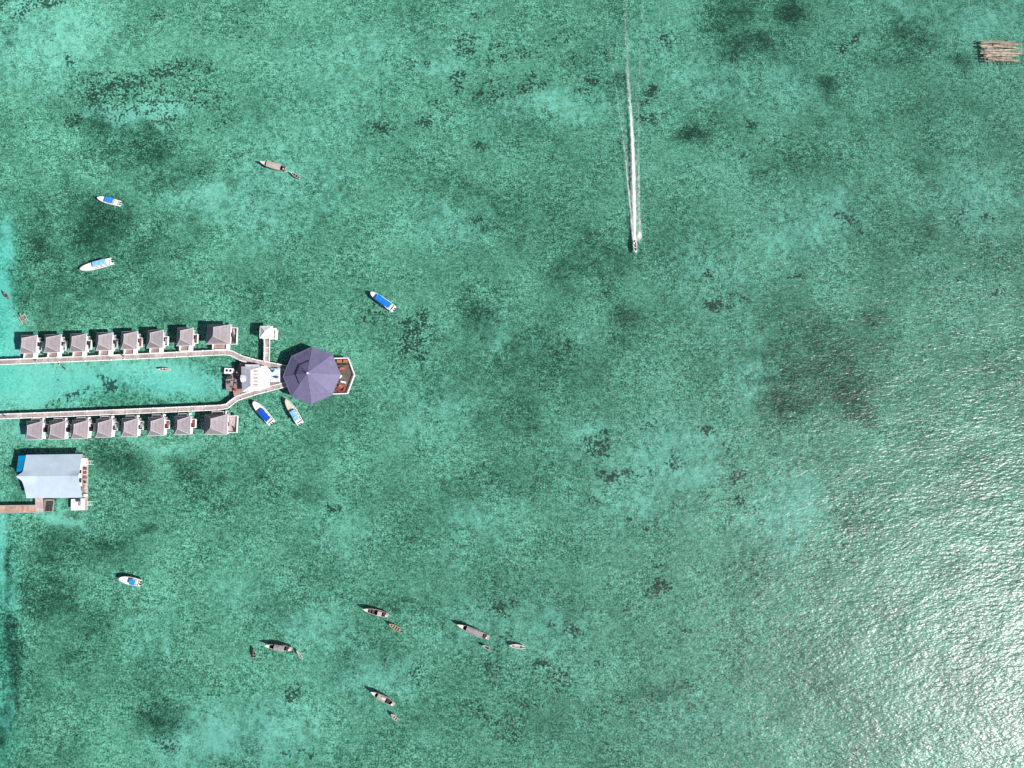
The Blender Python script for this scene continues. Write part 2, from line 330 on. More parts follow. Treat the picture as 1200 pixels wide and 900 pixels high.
def water_mat():
    m, nt, out = new_mat('lagoon_water')
    P = nt.nodes.new('ShaderNodeNewGeometry').outputs['Position']
    at = nt.nodes.new('ShaderNodeAttribute'); at.attribute_name = 'deep'
    n1 = noise(nt, mapped(nt, P, R(-55), (.45, 1, 1)), 1.0, 1.3, .5)       # wind chop, crests running to the upper right
    n2 = noise(nt, mapped(nt, P, R(-42), (.55, 1, 1), (13, 5, 0)), 2.1, 1, .5)
    n3 = noise(nt, mapped(nt, P, R(-32), (.5, 1, 1), (7, 50, 0)), .14, 2, .5)
    h = mth(nt, 'ADD', mth(nt, 'MULTIPLY', n1, .235), mth(nt, 'ADD', mth(nt, 'MULTIPLY', n2, .095), mth(nt, 'MULTIPLY', n3, .5)))
    bp = N(nt, 'ShaderNodeBump', Strength=1.0, Distance=1.0)
    nt.links.new(h, bp.inputs['Height'])
    dt = nt.nodes.new('ShaderNodeVectorMath'); dt.operation = 'DOT_PRODUCT'
    nt.links.new(bp.outputs[0], dt.inputs[0]); nt.links.new(nt.nodes.new('ShaderNodeNewGeometry').outputs['Incoming'], dt.inputs[1])
    cs = mth(nt, 'ABSOLUTE', dt.outputs['Value'])
    fres = mth(nt, 'ADD', .050, mth(nt, 'MULTIPLY', .97, mth(nt, 'POWER', mth(nt, 'SUBTRACT', 1.0, cs, True), 5.0)))   # reflectance of water in air
    tr = nt.nodes.new('ShaderNodeBsdfTransparent')
    nt.links.new(mixc(nt, at.outputs['Fac'], (.575, .98, .935), (.44, .98, .96)), tr.inputs['Color'])
    gl = N(nt, 'ShaderNodeBsdfGlossy', Roughness=.36); nt.links.new(bp.outputs[0], gl.inputs['Normal'])
    mx = nt.nodes.new('ShaderNodeMixShader')
    nt.links.new(fres, mx.inputs[0]); nt.links.new(tr.outputs[0], mx.inputs[1]); nt.links.new(gl.outputs[0], mx.inputs[2])
    nt.links.new(mx.outputs[0], out.inputs['Surface']); return m
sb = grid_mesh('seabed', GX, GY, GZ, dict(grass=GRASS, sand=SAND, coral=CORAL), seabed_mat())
tag(sb, None, None, None, 'structure')
ws = (slice(None, None, 3), slice(None, None, 3))
wt = grid_mesh('water', GX[ws], GY[ws], np.zeros_like(GX[ws]), dict(deep=DEEP[ws]), water_mat())
tag(wt, None, None, None, 'structure')

# ------------------------------------------------------------------ boardwalks
def boardwalk(name, pts, width, z, label, deckmat, sides=(1, 1), cat='boardwalk', post_gap=4.6, tie=True):
    P = [W(x, y, z) for x, y in pts]
    base = Vector((P[0].x, P[0].y, 0)); root = thing(name, label, cat, base)
    P = [p-base for p in P]
    dirs = []
    for i, p in enumerate(P):
        a, b = P[max(i-1, 0)], P[min(i+1, len(P)-1)]; d = (b-a); d.z = 0; d.normalize(); dirs.append(Vector((-d.y, d.x, 0)))
    L = [p+n*width/2 for p, n in zip(P, dirs)]; Rr = [p-n*width/2 for p, n in zip(P, dirs)]
    m = MB(); m.prism([(p.x, p.y) for p in L]+[(p.x, p.y) for p in Rr[::-1]], z-.22, z); m.build('deck', deckmat, root)
    for sgn, edge, on in ((1, L, sides[0]), (-1, Rr, sides[1])):
        if not on: continue
        b = MB()
        for i in range(len(edge)-1):
            p, q = edge[i], edge[i+1]; d = q-p; ang = math.atan2(d.y, d.x); mid = (p+q)/2
            b.box((mid.x, mid.y, z+.10), (d.length+.05, .30, .26), ang)
        b.build('edge_rail', WHITE, root)
        acc = post_gap*.5
        for i in range(len(edge)-1):
            p, q = edge[i], edge[i+1]; d = q-p; ln = d.length
            while acc < ln:
                c = p+d*(acc/ln)
                MB().box((c.x, c.y, z+.36), (.40, .40, .30), math.atan2(d.y, d.x), .8).build('bollard', WHITE, root)
                acc += post_gap
            acc -= ln
    acc = 1.0
    for i in range(len(P)-1):
        p, q, d = P[i], P[i+1], P[i+1]-P[i]; ln = d.length; n = dirs[i]
        while acc < ln:
            c = p+d*(acc/ln)
            for sg in (-1, 1):
                e = c+n*sg*(width/2-.3); MB().tube((e.x, e.y, SEA_Z-.6), (e.x, e.y, z-.22), .14, n=7).build('stilt', TIMBER, root)
            acc += 7.5
        acc -= ln
    return root
north_pts = [(-60,427),(0,424.6),(60,422),(120,419.6),(180,417),(240,414),(263,413),(271,414),(283,419.8),(300,424.6),(318,428),(340,432.5)]
south_pts = [(-60,490.5),(0,488.2),(60,486),(120,483.6),(200,480.2),(258,477.6),(266,476),(278,466.8),(300,459.8),(320,454.5),(340,449.5)]
boardwalk('boardwalk', north_pts, 1.75, 1.5, 'long timber boardwalk with white edges serving the upper row of chalets', DECK, (1, 1))
boardwalk('boardwalk', south_pts, 1.60, 1.5, 'long timber boardwalk with white edges serving the lower row of chalets', DECK, (1, 1))
jet = boardwalk('jetty', [(312.6,423.6),(312.8,414),(313,405),(313,397)], 1.85, 1.5, 'short slatted jetty leading up to the small white pavilion', DECK, (1, 1), 'jetty', 2.1)
jb = jet.location
for py in (407.5, 413.5):
    p = W(312.9, py, 1.5)-jb
    MB().box((p.x, p.y, 1.56), (1.6, .28, .1)).build('step_nosing', WHITE, jet)

# ------------------------------------------------------------------ chalets
EZ, DZ = 3.8, 1.5
def hip_roof(root, w, l, rise, hip, eave, m=ROOF, sag=.18, conc=1.12, off=0.0, trim=TRIM, ridge_r=.11):
    """a roof with a north-south ridge, short hips and slightly upswept ridge ends"""
    r = l/2-hip
    def rz_(y): return eave+rise+sag*(y/r)**2 if r > .01 else eave+rise
    def prof(t): return 1-(1-t)**conc
    nt_, ny = 6, 9
    mb = MB()
    for sx in (-1, 1):
        rows = []
        for i in range(nt_+1):
            t = i/nt_; row = []
            for j in range(ny+1):
                v = -1+2*j/ny; yr, ye = v*r, v*l/2
                row.append((off*(1-t)+sx*t*w/2, yr*(1-t)+ye*t, rz_(yr)*(1-prof(t))+(eave+.10*(abs(v)**4))*prof(t)))
            rows.append(row)
        mb.grid(rows)
    for sy in (-1, 1):
        rows = []
        for i in range(nt_+1):
            t = i/nt_; row = []
            for j in range(ny+1):
                v = -1+2*j/ny
                row.append((off*(1-t)+v*t*w/2, sy*(r*(1-t)+t*l/2), rz_(r)*(1-prof(t))+(eave+.10*(abs(v)**4))*prof(t)))
            rows.append(row)
        mb.grid(rows)
    roof = mb.build('roof', m, root)
    MB().box((0, 0, eave-.12), (w-.3, l-.3, .16)).build('soffit', WHITE, roof)
    f = MB()
    for a, b, d, e in ((0, -l/2, w+.12, .10), (0, l/2, w+.12, .10)): f.box((a, b, eave-.03), (d, e, .22))
    for a in (-w/2, w/2): f.box((a, 0, eave-.03), (.12, l-.1, .22))
    f.build('fascia', WHITE, roof)
    cap = MB()
    ys = [-r+2*r*j/6 for j in range(7)]
    for a, b in zip(ys, ys[1:]): cap.tube((off, a, rz_(a)+.02), (off, b, rz_(b)+.02), ridge_r, n=6)
    for sx in (-1, 1):
        for sy in (-1, 1):
            pr = None
            for i in range(nt_+1):
                t = i/nt_; p = (off*(1-t)+sx*t*w/2, sy*(r*(1-t)+t*l/2), rz_(r)*(1-prof(t))+(eave+.10)*prof(t)+.02)
                if pr: cap.tube(pr, p, ridge_r*.8, n=6)
                pr = p
    cap.build('ridge_cap', trim, roof)
    return roof
def chalet(name, label, side, w, l, rise, hip, ver, bal, group, deckmat=DECKY, balmat=DARKDECK):
    """side -1: veranda on the south, +1: on the north.  ver=(x0,x1,depth)  bal=(y0,y1,out) seen from the east eave"""
    root = thing(name, label, 'chalet' if group else 'villa', group=group)
    hw, hl = w/2-.55, l/2-.55
    MB().box((0, 0, DZ-.12), (2*hw+.3, 2*hl+.3, .24)).build('platform', WHITE, root)
    wl = MB().box((0, 0, (DZ+EZ)/2), (2*hw, 2*hl, EZ-DZ-.04)).build('wall', WHITE, root)
    MB().box((-hw*.25, side*(hl+.02), DZ+1.02), (1.7, .08, 2.0)).build('door', GLASS, wl)
    MB().box((hw+.02, hl*.1, DZ+1.02), (.08, 1.5, 2.0)).build('door', GLASS, wl)
    MB().box((-hw-.02, 0, DZ+1.3), (.08, 1.2, 1.0)).build('window', GLASS, wl)
    MB().box((0, -side*(hl+.02), DZ+1.3), (1.4, .08, 1.0)).build('window', GLASS, wl)
    hip_roof(root, w, l, rise, hip, EZ)
    x0, x1, depth = ver; ya, yb = side*hl, side*(hl+depth)
    yl, yh = min(ya, yb), max(ya, yb)
    vr = MB().box(((x0+x1)/2, (yl+yh)/2+side*.05, DZ-.1), (x1-x0, yh-yl-.1, .2)).build('veranda', deckmat, root)
    rb = MB()
    rb.box(((x0+x1)/2, yb, DZ+.30), (x1-x0, .14, .80)); rb.box((x0, (ya+yb)/2, DZ+.30), (.14, abs(yb-ya)-.14, .80))
    rb.box((x1, (ya+yb)/2, DZ+.30), (.14, abs(yb-ya)-.14, .80)); rb.build('railing', WHITE, vr)
    rx = w/2-1.4
    MB().box((rx, (ya+side*(hl+depth+.25))/2, DZ-.06), (.95, depth+.25, .2)).build('entrance_ramp', WHITE, root)
    b0, b1, out = bal; xa, xb = hw, w/2+out
    bl = MB().box(((xa+xb)/2, (b0+b1)/2, DZ-.1), (xb-xa-.02, b1-b0, .2)).build('balcony', balmat, root)
    rb = MB(); rb.box((xb, (b0+b1)/2, DZ+.35), (.16, b1-b0+.16, .9))
    for yy in (b0, b1): rb.box(((xa+xb)/2, yy, DZ+.35), (xb-xa-.16, .16, .9))
    rb.build('railing', WHITE, bl)
    ac = MB().box((hw+.32, b1+.75, DZ+.55), (.5, .85, .7)).build('condenser', STEEL, root)
    MB().tube((hw+.57, b1+.75, DZ+.55), (hw+.60, b1+.75, DZ+.55), .26, n=12).build('fan_grille', DARK, ac)
    for sx in (-hw, hw):
        for sy in (-hl, 0, hl):
            MB().tube((sx, sy, SEA_Z-.6), (sx, sy, DZ-.24), .16, n=7).build('stilt', TIMBER, root)
    for sx in (x0+.2, x1-.2):
        yy = side*(hl+depth-.2); MB().tube((sx, yy, SEA_Z-.6), (sx, yy, DZ-.2), .13, n=7).build('stilt', TIMBER, root)
    return root
CW, CL = 5.7, 6.4
north = [(42,413.9),(70.2,413.2),(100,412.2),(131,410.8),(160.2,409.4),(190.6,407.8),(225.6,405.2)]
south = [(48.8,515.3),(75.6,515),(102.6,514),(130.6,512.6),(160.8,511.8),(191.8,510.6),(222.7,509.3)]
def place(root, px, py, w, l, rz):
    c = W(px, py, EZ); root.location = (c.x-w/2, c.y+l/2, 0); root.rotation_euler = (0, 0, rz)
protoN = chalet('stilt_chalet', '', -1, CW, CL, 3.3, 1.75, (-CW/2+.25, CW/2-2.1, 1.95), (-CL/2+1.2, -CL/2+4.4, .75), 'small grey-roofed chalets along the boardwalks')
protoS = chalet('stilt_chalet', '', 1, CW, CL, 3.3, 1.75, (-CW/2+.35, CW/2-2.3, 1.55), (-CL/2+2.5, -CL/2+5.4, .85), 'small grey-roofed chalets along the boardwalks')
tailN = ['at the far end from the large villa', 'next to the end one', '', 'in the middle of the row', '', '', 'nearest the large villa of its row']
def chair(name, label, c, rz, mw, mc):
    t = thing(name, label, 'lounger', c, rz, 'loungers on the chalet balconies')
    MB().box((0, -.2, .33), (.62, 1.25, .1)).build('seat', mc, t)
    b = MB(); b.add([(-.31, .42, .36), (.31, .42, .36), (.31, .95, .78), (-.31, .95, .78), (-.31, .42, .28), (.31, .42, .28), (.31, .95, .70), (-.31, .95, .70)],
                    [(0, 1, 2, 3), (7, 6, 5, 4), (0, 4, 5, 1), (1, 5, 6, 2), (2, 6, 7, 3), (3, 7, 4, 0)]); b.build('backrest', mc, t)
    for x in (-.26, .26):
        for y in (-.7, .4): MB().box((x, y, .14), (.06, .06, .28)).build('leg', mw, t)
    return t
LCOL = [('brown', SHADE_BROWN), ('dark', DARK), ('grey', STEEL), ('dark red', REDW)]
pickN = [1, 2, 1, 0, 3, 2, 3]; pickS = [1, 0, 1, 2, 2, 3, 3]
for row, proto, coords, pick in (('upper', protoN, north, pickN), ('lower', protoS, south, pickS)):
    for i, (px, py) in enumerate(coords):
        o = proto if i == 0 else copy_tree(proto)
        place(o, px, py, CW, CL, R(1.2))
        which = ('farthest from the large villa' if i == 0 else 'next to the large villa' if i == 6 else '%s counting from the large villa' % ORD[6-i])
        o['label'] = 'small grey-roofed stilt chalet of the %s row, %s' % (row, which)
        cn, cm_ = LCOL[pick[i]]
        y = (-CL/2+2.75) if row == 'upper' else (-CL/2+3.9)
        p = o.location+Vector((CW/2+.02, y, DZ))
        wh = ('end chalet' if i == 0 else '%s chalet' % ORD[6-i])
        chair('sun_lounger', '%s lounger on balcony of the %s, %s row%s' % (cn, wh, row, '' if i == 0 else ', from the villa'), p, R(random.choice((0, 180))+random.uniform(-6, 6)), WHITE, cm_)
v1 = chalet('large_villa', 'large grey-roofed stilt villa ending the upper chalet row', -1, 8.3, 7.0, 4.3, 1.95, (-2.75, 2.2, 2.1), (-3.2, 2.7, 1.55), None)
place(v1, 269.5, 403.2, 8.3, 7.0, R(.5))
v2 = chalet('large_villa', 'large grey-roofed stilt villa ending the lower chalet row', 1, 8.0, 7.0, 4.1, 1.95, (-2.4, 1.6, 1.7), (-2.7, 3.1, 2.6), None, DECKY, PINKW)
place(v2, 266.0, 509.2, 8.0, 7.0, R(.5))
for v, nm, q in ((v1, 'upper', (4.55, 1.2)), (v1, 'upper', (4.55, -1.5)), (v2, 'lower', (5.6, -1.6))):
    tone = {1.2: ('steel grey', STEEL), -1.5: ('black', DARK), -1.6: ('charcoal', SHADE_BROWN)}[q[1]]
    chair('sun_lounger', '%s lounger on the wide balcony of the %s large villa' % (tone[0], nm), v.location+Vector((q[0], q[1], DZ)), R(8), WHITE, tone[1])
# ------------------------------------------------------------------ small white pavilion on the jetty head
c = W(311.8, 389.3, 4.0); pav = thing('jetty_pavilion', 'small white pavilion with a pyramid roof at the head of the short jetty', 'pavilion', (c.x, c.y, 0))
pw, pl = 4.35, 4.3
MB().box((.4, 0, DZ-.1), (pw+.5, pl-.2, .2)).build('deck', WHITE, pav)
WROOF = mat('white_shingle', (.66, .62, .62), .7, .08, .9, stain=(.5, .46, .46))
hip_roof(pav, pw, pl, 1.35, pl/2-.06, 4.0, WROOF, 0, 1.05, 0, WHITE, .07)
for sx in (-1.8, 1.8):
    for sy in (-1.8, 1.8):
        MB().box((sx, sy, (DZ+3.9)/2), (.16, .16, 3.9-DZ)).build('post', WHITE, pav)
        MB().tube((sx, sy, SEA_Z-.6), (sx, sy, DZ-.2), .14, n=7).build('stilt', TIMBER, pav)
MB().box((2.85, -.45, DZ+.22), (1.0, 3.5, .44)).build('bench', WHITE, pav)
for yy in (-1.2, .3): MB().box((2.45, yy, DZ+.46), (.16, .95, .05)).build('cushion', STEEL, pav)

# ------------------------------------------------------------------ octagonal restaurant
OC = W(365.7, 440.0, 4.0); OR = 10.05
rest = thing('octagon_restaurant', 'big overwater restaurant under a violet octagonal two-tier roof', 'restaurant', (OC.x, OC.y, 0))
a0 = R(2.0)
def oct_pts(r, z): return [Vector((r*math.cos(a0+k*math.pi/4), r*math.sin(a0+k*math.pi/4), z)) for k in range(8)]
def pyramid(name, r0, r1, z0, z1, m, parent):
    mb = MB(); lo, hi = oct_pts(r0, z0), oct_pts(r1, z1)
    for k in range(8):
        rows = []
        for i in range(5):
            t = i/4; a, b = lo[k].lerp(hi[k], t), lo[(k+1) % 8].lerp(hi[(k+1) % 8], t); rows.append([a.lerp(b, j/4) for j in range(5)])
        mb.grid(rows)
    o = mb.build(name, m, parent, thick=.12)
    rb = MB()
    for k in range(8): rb.tube(lo[k]+Vector((0, 0, .03)), hi[k]+Vector((0, 0, .03)), .07, n=6)
    rb.build('hip_rib', OCTRIB, o)
    return o
RZ0, RSE = 4.2, 4.7
lowr = pyramid('lower_roof', OR, 3.6, RZ0, RZ0+RSE*(1-3.6/OR), OCT, rest)
pyramid('upper_roof', 4.7, .15, RZ0+RSE*(1-4.7/OR)+.45, RZ0+RSE+.45, OCT, rest)
fb = MB(); e = oct_pts(OR+.02, RZ0-.02)
for k in range(8): fb.tube(e[k], e[(k+1) % 8], .11, n=6)
fb.build('eave_beam', OCTRIB, lowr)
MB().lathe((0, 0, RZ0+RSE+.40), [(.0, 0), (.34, 0), (.34, .25), (.2, .45), (.12, .9), (0, 1.0)]).build('finial', WHITE, rest, True)
for p in oct_pts(8.7, 0):
    MB().tube((p.x, p.y, DZ), (p.x, p.y, RZ0+.42), .17, n=8).build('post', WHITE, rest)
for p in oct_pts(8.0, 0)+oct_pts(4.5, 0):
    MB().tube((p.x, p.y, SEA_Z-.6), (p.x, p.y, DZ-.3), .2, n=8).build('stilt', TIMBER, rest)
terr = [W(x, y, DZ)-Vector((OC.x, OC.y, 0)) for x, y in ((391.6,420.3),(408.7,420),(416.0,439.6),(407.9,461.4),(389.5,462))]
dpts = [(p.x, p.y) for p in terr]+[(p.x, p.y) for p in oct_pts(8.9, 0) if p.x < 3.0]
cxy = Vector((0, 0)); dpts = sorted(dpts, key=lambda q: math.atan2(q[1], q[0]))
MB().prism(dpts, DZ-.3, DZ).build('deck', DARKDECK, rest)
rl = MB(); tt = [Vector(p) for p in terr]
for p, q in zip(tt, tt[1:]):
    d = q-p; mid = (p+q)/2; ang = math.atan2(d.y, d.x)
    rl.box((mid.x, mid.y, DZ+1.0), (d.length+.1, .24, .1), ang); rl.box((mid.x, mid.y, DZ+.08), (d.length+.1, .2, .16), ang)
    n = int(d.length/1.2)
    for i in range(n+1):
        c = p+d*(i/max(n, 1)); rl.box((c.x, c.y, DZ+.5), (.1, .1, .95), ang)
rl.build('railing', WHITE, rest)
def table_set(name, label, px, py, rz, size, mt, group='tables and benches on the restaurant terrace', cat='table'):
    p = W(px, py, DZ+.75); t = thing(name, label, cat, (p.x, p.y, DZ), rz, group); a, b = size
    tp = MB()
    for i in range(4): tp.box((0, -b/2+(i+.5)*b/4, .73), (a, b/4-.02, .06))
    tp.build('tabletop', mt, t)
    for x in (-a/2+.12, a/2-.12):
        for y in (-b/2+.1, b/2-.1): MB().box((x, y, .35), (.09, .09, .7)).build('leg', mt, t)
    return t
def bench(name, label, px, py, rz, size, mt, back=True, group='tables and benches on the restaurant terrace', z=DZ):
    p = W(px, py, z+.45); t = thing(name, label, 'bench', (p.x, p.y, z), rz, group); a, b = size
    MB().box((0, 0, .42), (a, b, .07)).build('seat', mt, t)
    if back: MB().box((0, b/2, .72), (a, .06, .45)).build('backrest', mt, t)
    for x in (-a/2+.08, a/2-.08): MB().box((x, 0, .19), (.08, b-.06, .38)).build('leg', mt, t)
    return t
table_set('dining_table', 'orange wooden table by the upper terrace rail, touching the roof edge', 397.7, 423.2, R(2), (1.8, 1.0), ORANGE)
table_set('dining_table', 'orange wooden table in the upper outer corner of the terrace', 405.2, 423.0, R(2), (1.7, 1.0), ORANGE)
table_set('dining_table', 'lone orange table set in from the rail, above the white bench', 401.0, 431.8, R(5), (1.75, .95), ORANGE)
bench('bench', 'dark bench behind the orange table touching the roof edge', 397.0, 427.0, R(182), (1.8, .5), SHADE_BROWN)
bench('bench', 'dark bench in front of the corner orange table', 404.6, 426.8, R(182), (1.4, .45), SHADE_BROWN)
bench('bench', 'white bench standing crosswise on the lower half of the terrace', 402.2, 447.8, R(-12), (1.9, .55), WHITE)
bench('bench', 'small white bench half under the violet roof edge', 399.2, 441.6, R(50), (1.2, .6), WHITE)
table_set('dining_table', 'red wooden table beside the white crosswise bench', 399.4, 452.6, R(-25), (1.6, 1.1), ORANGE)
table_set('dining_table', 'dark red table at the lower roof edge of the terrace', 396.2, 456.6, R(-25), (1.5, 1.0), REDW)
bench('bench', 'narrow dark red bench between the red table and the outer rail', 403.6, 456.2, R(65), (1.5, .45), REDW)
bench('bench', 'red bench pressed against the lower terrace rail', 399.0, 459.2, R(-3), (1.5, .45), REDW)

# ------------------------------------------------------------------ reception between the boardwalks
RC = W(296, 443, 0); rc = Vector((RC.x, RC.y, 0))
pl_ = thing('service_platform', 'grey timber platform carrying the white reception building', 'platform', rc)
def wp(x, y, z): p = W(x, y, z)-rc; return (p.x, p.y)
plat = [wp(x, y, DZ-.15) for x, y in ((283.5,423.5),(300,427.5),(334,434.5),(334,448),(300,456.5),(283,461.5),(275,467),(273,458),(276,440),(279,430))]
MB().prism(plat, DZ-.35, DZ-.02).build('deck', DECKY, pl_)
for x, y in ((284,430),(284,455),(300,432),(300,452),(318,436),(318,446),(331,438),(331,446)):
    q = wp(x, y, 0); MB().tube((q[0], q[1], SEA_Z-.6), (q[0], q[1], DZ-.35), .17, n=8).build('stilt', TIMBER, pl_)
rec = thing('reception_building', 'white hip-roofed reception building with brown skylights between the boardwalks', 'building', rc)
E0 = 4.2
def w3(x, y, z): p = W(x, y, z)-rc; return (p.x, p.y, p.z)
NW, NE, SE_, SW = w3(282.8,429.5,E0), w3(305,430.5,E0), w3(306,457.5,E0), w3(284,459,E0)
rA, rB = w3(294,434,E0+1.5), w3(294,452,E0+1.5)
WHR = mat('white_roof_sheet', (.80, .80, .80), .55, .04, .6, stain=(.68, .67, .66))
MB().grid([[NW, SW], [rA, rB]]).build('west_slope', mat('shaded_white_sheet', (.50, .50, .58), .6, .08, .8), rec, thick=.1)  # west side of the white roof, its shade put into the sheet colour
es = MB(); es.grid([[NE, SE_], [rA, rB]]); es.add([NW, rA, NE], [(0, 1, 2)]); es.add([SW, rB, SE_], [(0, 1, 2)])
rf = es.build('roof', WHR, rec, thick=.1)
for k in range(5):
    y = 435+k*4.0
    a, b = Vector(w3(297, y, E0+1.13)), Vector(w3(302.5, y, E0+.52))
    d = b-a; mb = MB(); u = Vector((0, .36, 0)); up = Vector((0, 0, .09))
    mb.grid([[a-u+up, b-u+up], [a+u+up, b+u+up]]); mb.build('skylight', mat('brown_louvre', (.34, .26, .22), .6, .2, 2), rf, thick=.05)
g = MB(); A, B, C_ = Vector(w3(281.5,443.5,E0+1.0)), Vector(w3(288.5,443.5,E0+1.05)), 0
pA, pB = Vector(w3(282.2,439.2,E0+.2)), Vector(w3(282.6,447.8,E0+.2))
pC, pD = Vector(w3(287.5,439.8,E0+.75)), Vector(w3(287.5,447.3,E0+.75))
g.grid([[pA, pC], [A, B]]); g.grid([[pB, pD], [A, B]]); g.add([pA, A, pB], [(0, 1, 2)]); g.build('dormer', WHR, rec, thick=.08)
wb = MB(); wb.prism([wp(x, y, DZ) for x, y in ((287,432),(308,432.5),(309,456),(288,458))], DZ, E0-.12); wr = wb.build('wall', WHITE, rec)
for yq in (438, 449):
    q = wp(286.9, yq, DZ+1.2); MB().box((q[0]-.02, q[1], DZ+1.35), (.1, 1.4, 1.1)).build('window', GLASS, wr)
q = wp(296, 457.6, DZ+1); MB().box((q[0], q[1], DZ+1.05), (1.2, .12, 2.0), R(-4)).build('door', GLASS, wr)
fl = MB(); fl.prism([wp(x, y, 3.5) for x, y in ((305.4,428.8),(311,429.2),(316.5,433),(315.8,454),(306.4,456.6))], 3.38, 3.55); ca = fl.build('canopy_roof', WHR, rec)
for x, y in ((314.5,434.5),(314.5,452.5)):
    q = wp(x, y, 2.4); MB().box((q[0], q[1], (DZ+3.38)/2), (.14, .14, 3.36-DZ)).build('post', WHITE, ca)
pn = MB(); pn.prism([wp(x, y, E0) for x, y in ((287,426.8),(303.5,427.2),(304,429.8),(287.5,429.6))], E0-.45, E0-.1); pn.build('north_awning', mat('lilac_sheet', (.52, .50, .58), .6, .12, 1.2), rec)
# patterned shade canopy
def tarp_mat():
    m, nt, out = new_mat('printed_canvas'); p = N(nt, 'ShaderNodeBsdfPrincipled', Roughness=.7)
    tc = nt.nodes.new('ShaderNodeTexCoord').outputs['Object']
    n1 = noise(nt, mapped(nt, tc, R(35), (.55, 1, 1), (2.2, .7, 0)), .75, 3, .55)
    c = mixc(nt, ramp(nt, n1, .53, .57), (.55, .66, .80), (.04, .045, .07))
    c = mixc(nt, ramp(nt, noise(nt, tc, 1.6, 2), .60, .66, 0, .6), c, (.78, .78, .8))
    nt.links.new(c, p.inputs['Base Color']); nt.links.new(p.outputs[0], out.inputs[0]); return m
tp0 = W(320, 439.8, 3.0); tarp = thing('shade_canopy', 'pale blue canopy with dark print between the white building and violet roof', 'canopy', (tp0.x, tp0.y, DZ))
rows = []
for i in range(7):
    row = []
    for j in range(7):
        p = W(312.5+15.5*j/6, 431.5+16*i/6, 3.0); u, v = j/6, i/6
        row.append((p.x-tp0.x, p.y-tp0.y, 1.35-.18*math.sin(u*math.pi)*math.sin(v*math.pi)))
    rows.append(row)
MB().grid(rows).build('canvas', tarp_mat(), tarp, True, thick=.03)
for cpt in (rows[0][0], rows[0][-1], rows[-1][0], rows[-1][-1]): MB().tube((cpt[0], cpt[1], 0), cpt, .05, n=6).build('pole', STEEL, tarp)
# lower west landing with stores
lw = W(270, 449, 0); land = thing('landing_stage', 'low grey timber landing with stores on the lagoon side of the reception', 'landing', (lw.x, lw.y, 0))
LZ = 1.0
def lp(x, y, z=LZ): p = W(x, y, z)-Vector((lw.x, lw.y, 0)); return (p.x, p.y)
MB().prism([lp(*q) for q in ((264.5,446),(267,440),(273.5,438),(274.6,458.2),(265,458.6))], LZ-.25, LZ).build('deck', GREYDECK, land)
MB().prism([lp(*q) for q in ((274.8,438),(281.5,432),(281.8,452),(281,460.5),(275,466),(274.8,458))], LZ+.1, LZ+.3).build('step', DECKY, land)
for x, y in ((266,446),(266,457),(273,440),(273,457),(279,436),(279,459)):
    q = lp(x, y, 0); MB().tube((q[0], q[1], SEA_Z-.6), (q[0], q[1], LZ-.2), .15, n=7).build('stilt', TIMBER, land)
pt0 = W(268.3, 434.6, .5); pont = thing('pontoon', 'white moulded pontoon with two round black hatches moored by the landing', 'pontoon', (pt0.x, pt0.y, 0), R(-3))
MB().prism([(-1.75, -1.05), (1.3, -1.05), (2.2, 0), (1.3, 1.05), (-1.75, 1.05)], -.2, .55).build('hull', HULL, pont, bevel=.12)
for x in (-.75, .55): MB().tube((x, .1, .5), (x, .1, .60), .46, n=16).build('hatch', DARK, pont)
def crate(label, px, py, z, d, m, rz, name='crate'):
    p = W(px, py, z+d[2]); t = thing(name, label, 'crate', (p.x, p.y, z), rz, 'stores on the landings')
    b = MB(); b.box((0, 0, d[2]/2), (d[0]-.06, d[1]-.06, d[2]-.02)); b.build('body', m, t)
    s_ = MB()
    for sx in (-1, 1):
        for sy in (-1, 1): s_.box((sx*(d[0]/2-.04), sy*(d[1]/2-.04), d[2]/2), (.1, .1, d[2]))
    s_.box((0, 0, d[2]-.03), (d[0]+.02, .12, .08)); s_.build('batten', TIMBER, t)
def drum(label, px, py, z, m, r=.32, h=.9):
    p = W(px, py, z+h); t = thing('drum', label, 'drum', (p.x, p.y, z), 0, 'stores on the landings')
    MB().lathe((0, 0, 0), [(0, 0), (r, 0), (r, h*.3), (r*1.06, h*.33), (r, h*.36), (r, h*.63), (r*1.06, h*.66), (r, h*.69), (r, h), (r*.9, h), (r*.9, h-.04), (0, h-.04)], 14).build('body', m, t)
    MB().tube((r*.5, 0, h-.05), (r*.5, 0, h+.03), .06, n=8).build('bung', STEEL, t)
crate('big dark box on the landing just below the white pontoon', 268.5, 442.0, LZ, (1.5, 1.1, .8), SHADE_BROWN, R(2))
crate('small dark crate in the left half of the landing below the dark box', 267.3, 448.0, LZ, (.8, .7, .5), SHADE_BROWN, R(25))
crate('low brown crate on the landing edge nearest the red drum', 271.8, 453.6, LZ, (.9, .6, .5), TIMBER, R(-15))
crate('pale grey crate in the middle of the landing', 271.3, 447.6, LZ, (.8, .8, .6), STEEL, R(10))
drum('red drum at the lower corner of the landing beside the boardwalk', 275.4, 456.8, LZ+.3, REDP, .45)
drum('dark blue drum on the shaded step beside the white building', 277.0, 449.0, LZ+.3, BLUEP)
drum('grey drum on the step right of the white pontoon', 277.6, 436.6, LZ+.3, STEEL)
drum('black drum on the step between the grey and blue drums', 276.4, 443.0, LZ+.3, DARK)
crate('white box on the shaded step below the grey drum', 278.6, 439.8, LZ+.3, (.7, .6, .6), WHITE, R(12))
crate('black crate against the upper wall of the white building by the boardwalk', 292.5, 425.4, DZ, (1.6, .7, .7), DARK, R(-10))
crate('dark planter box against the upper wall next to the black crate', 299.5, 426.8, DZ, (1.7, .6, .7), SHADE_BROWN, R(-10))

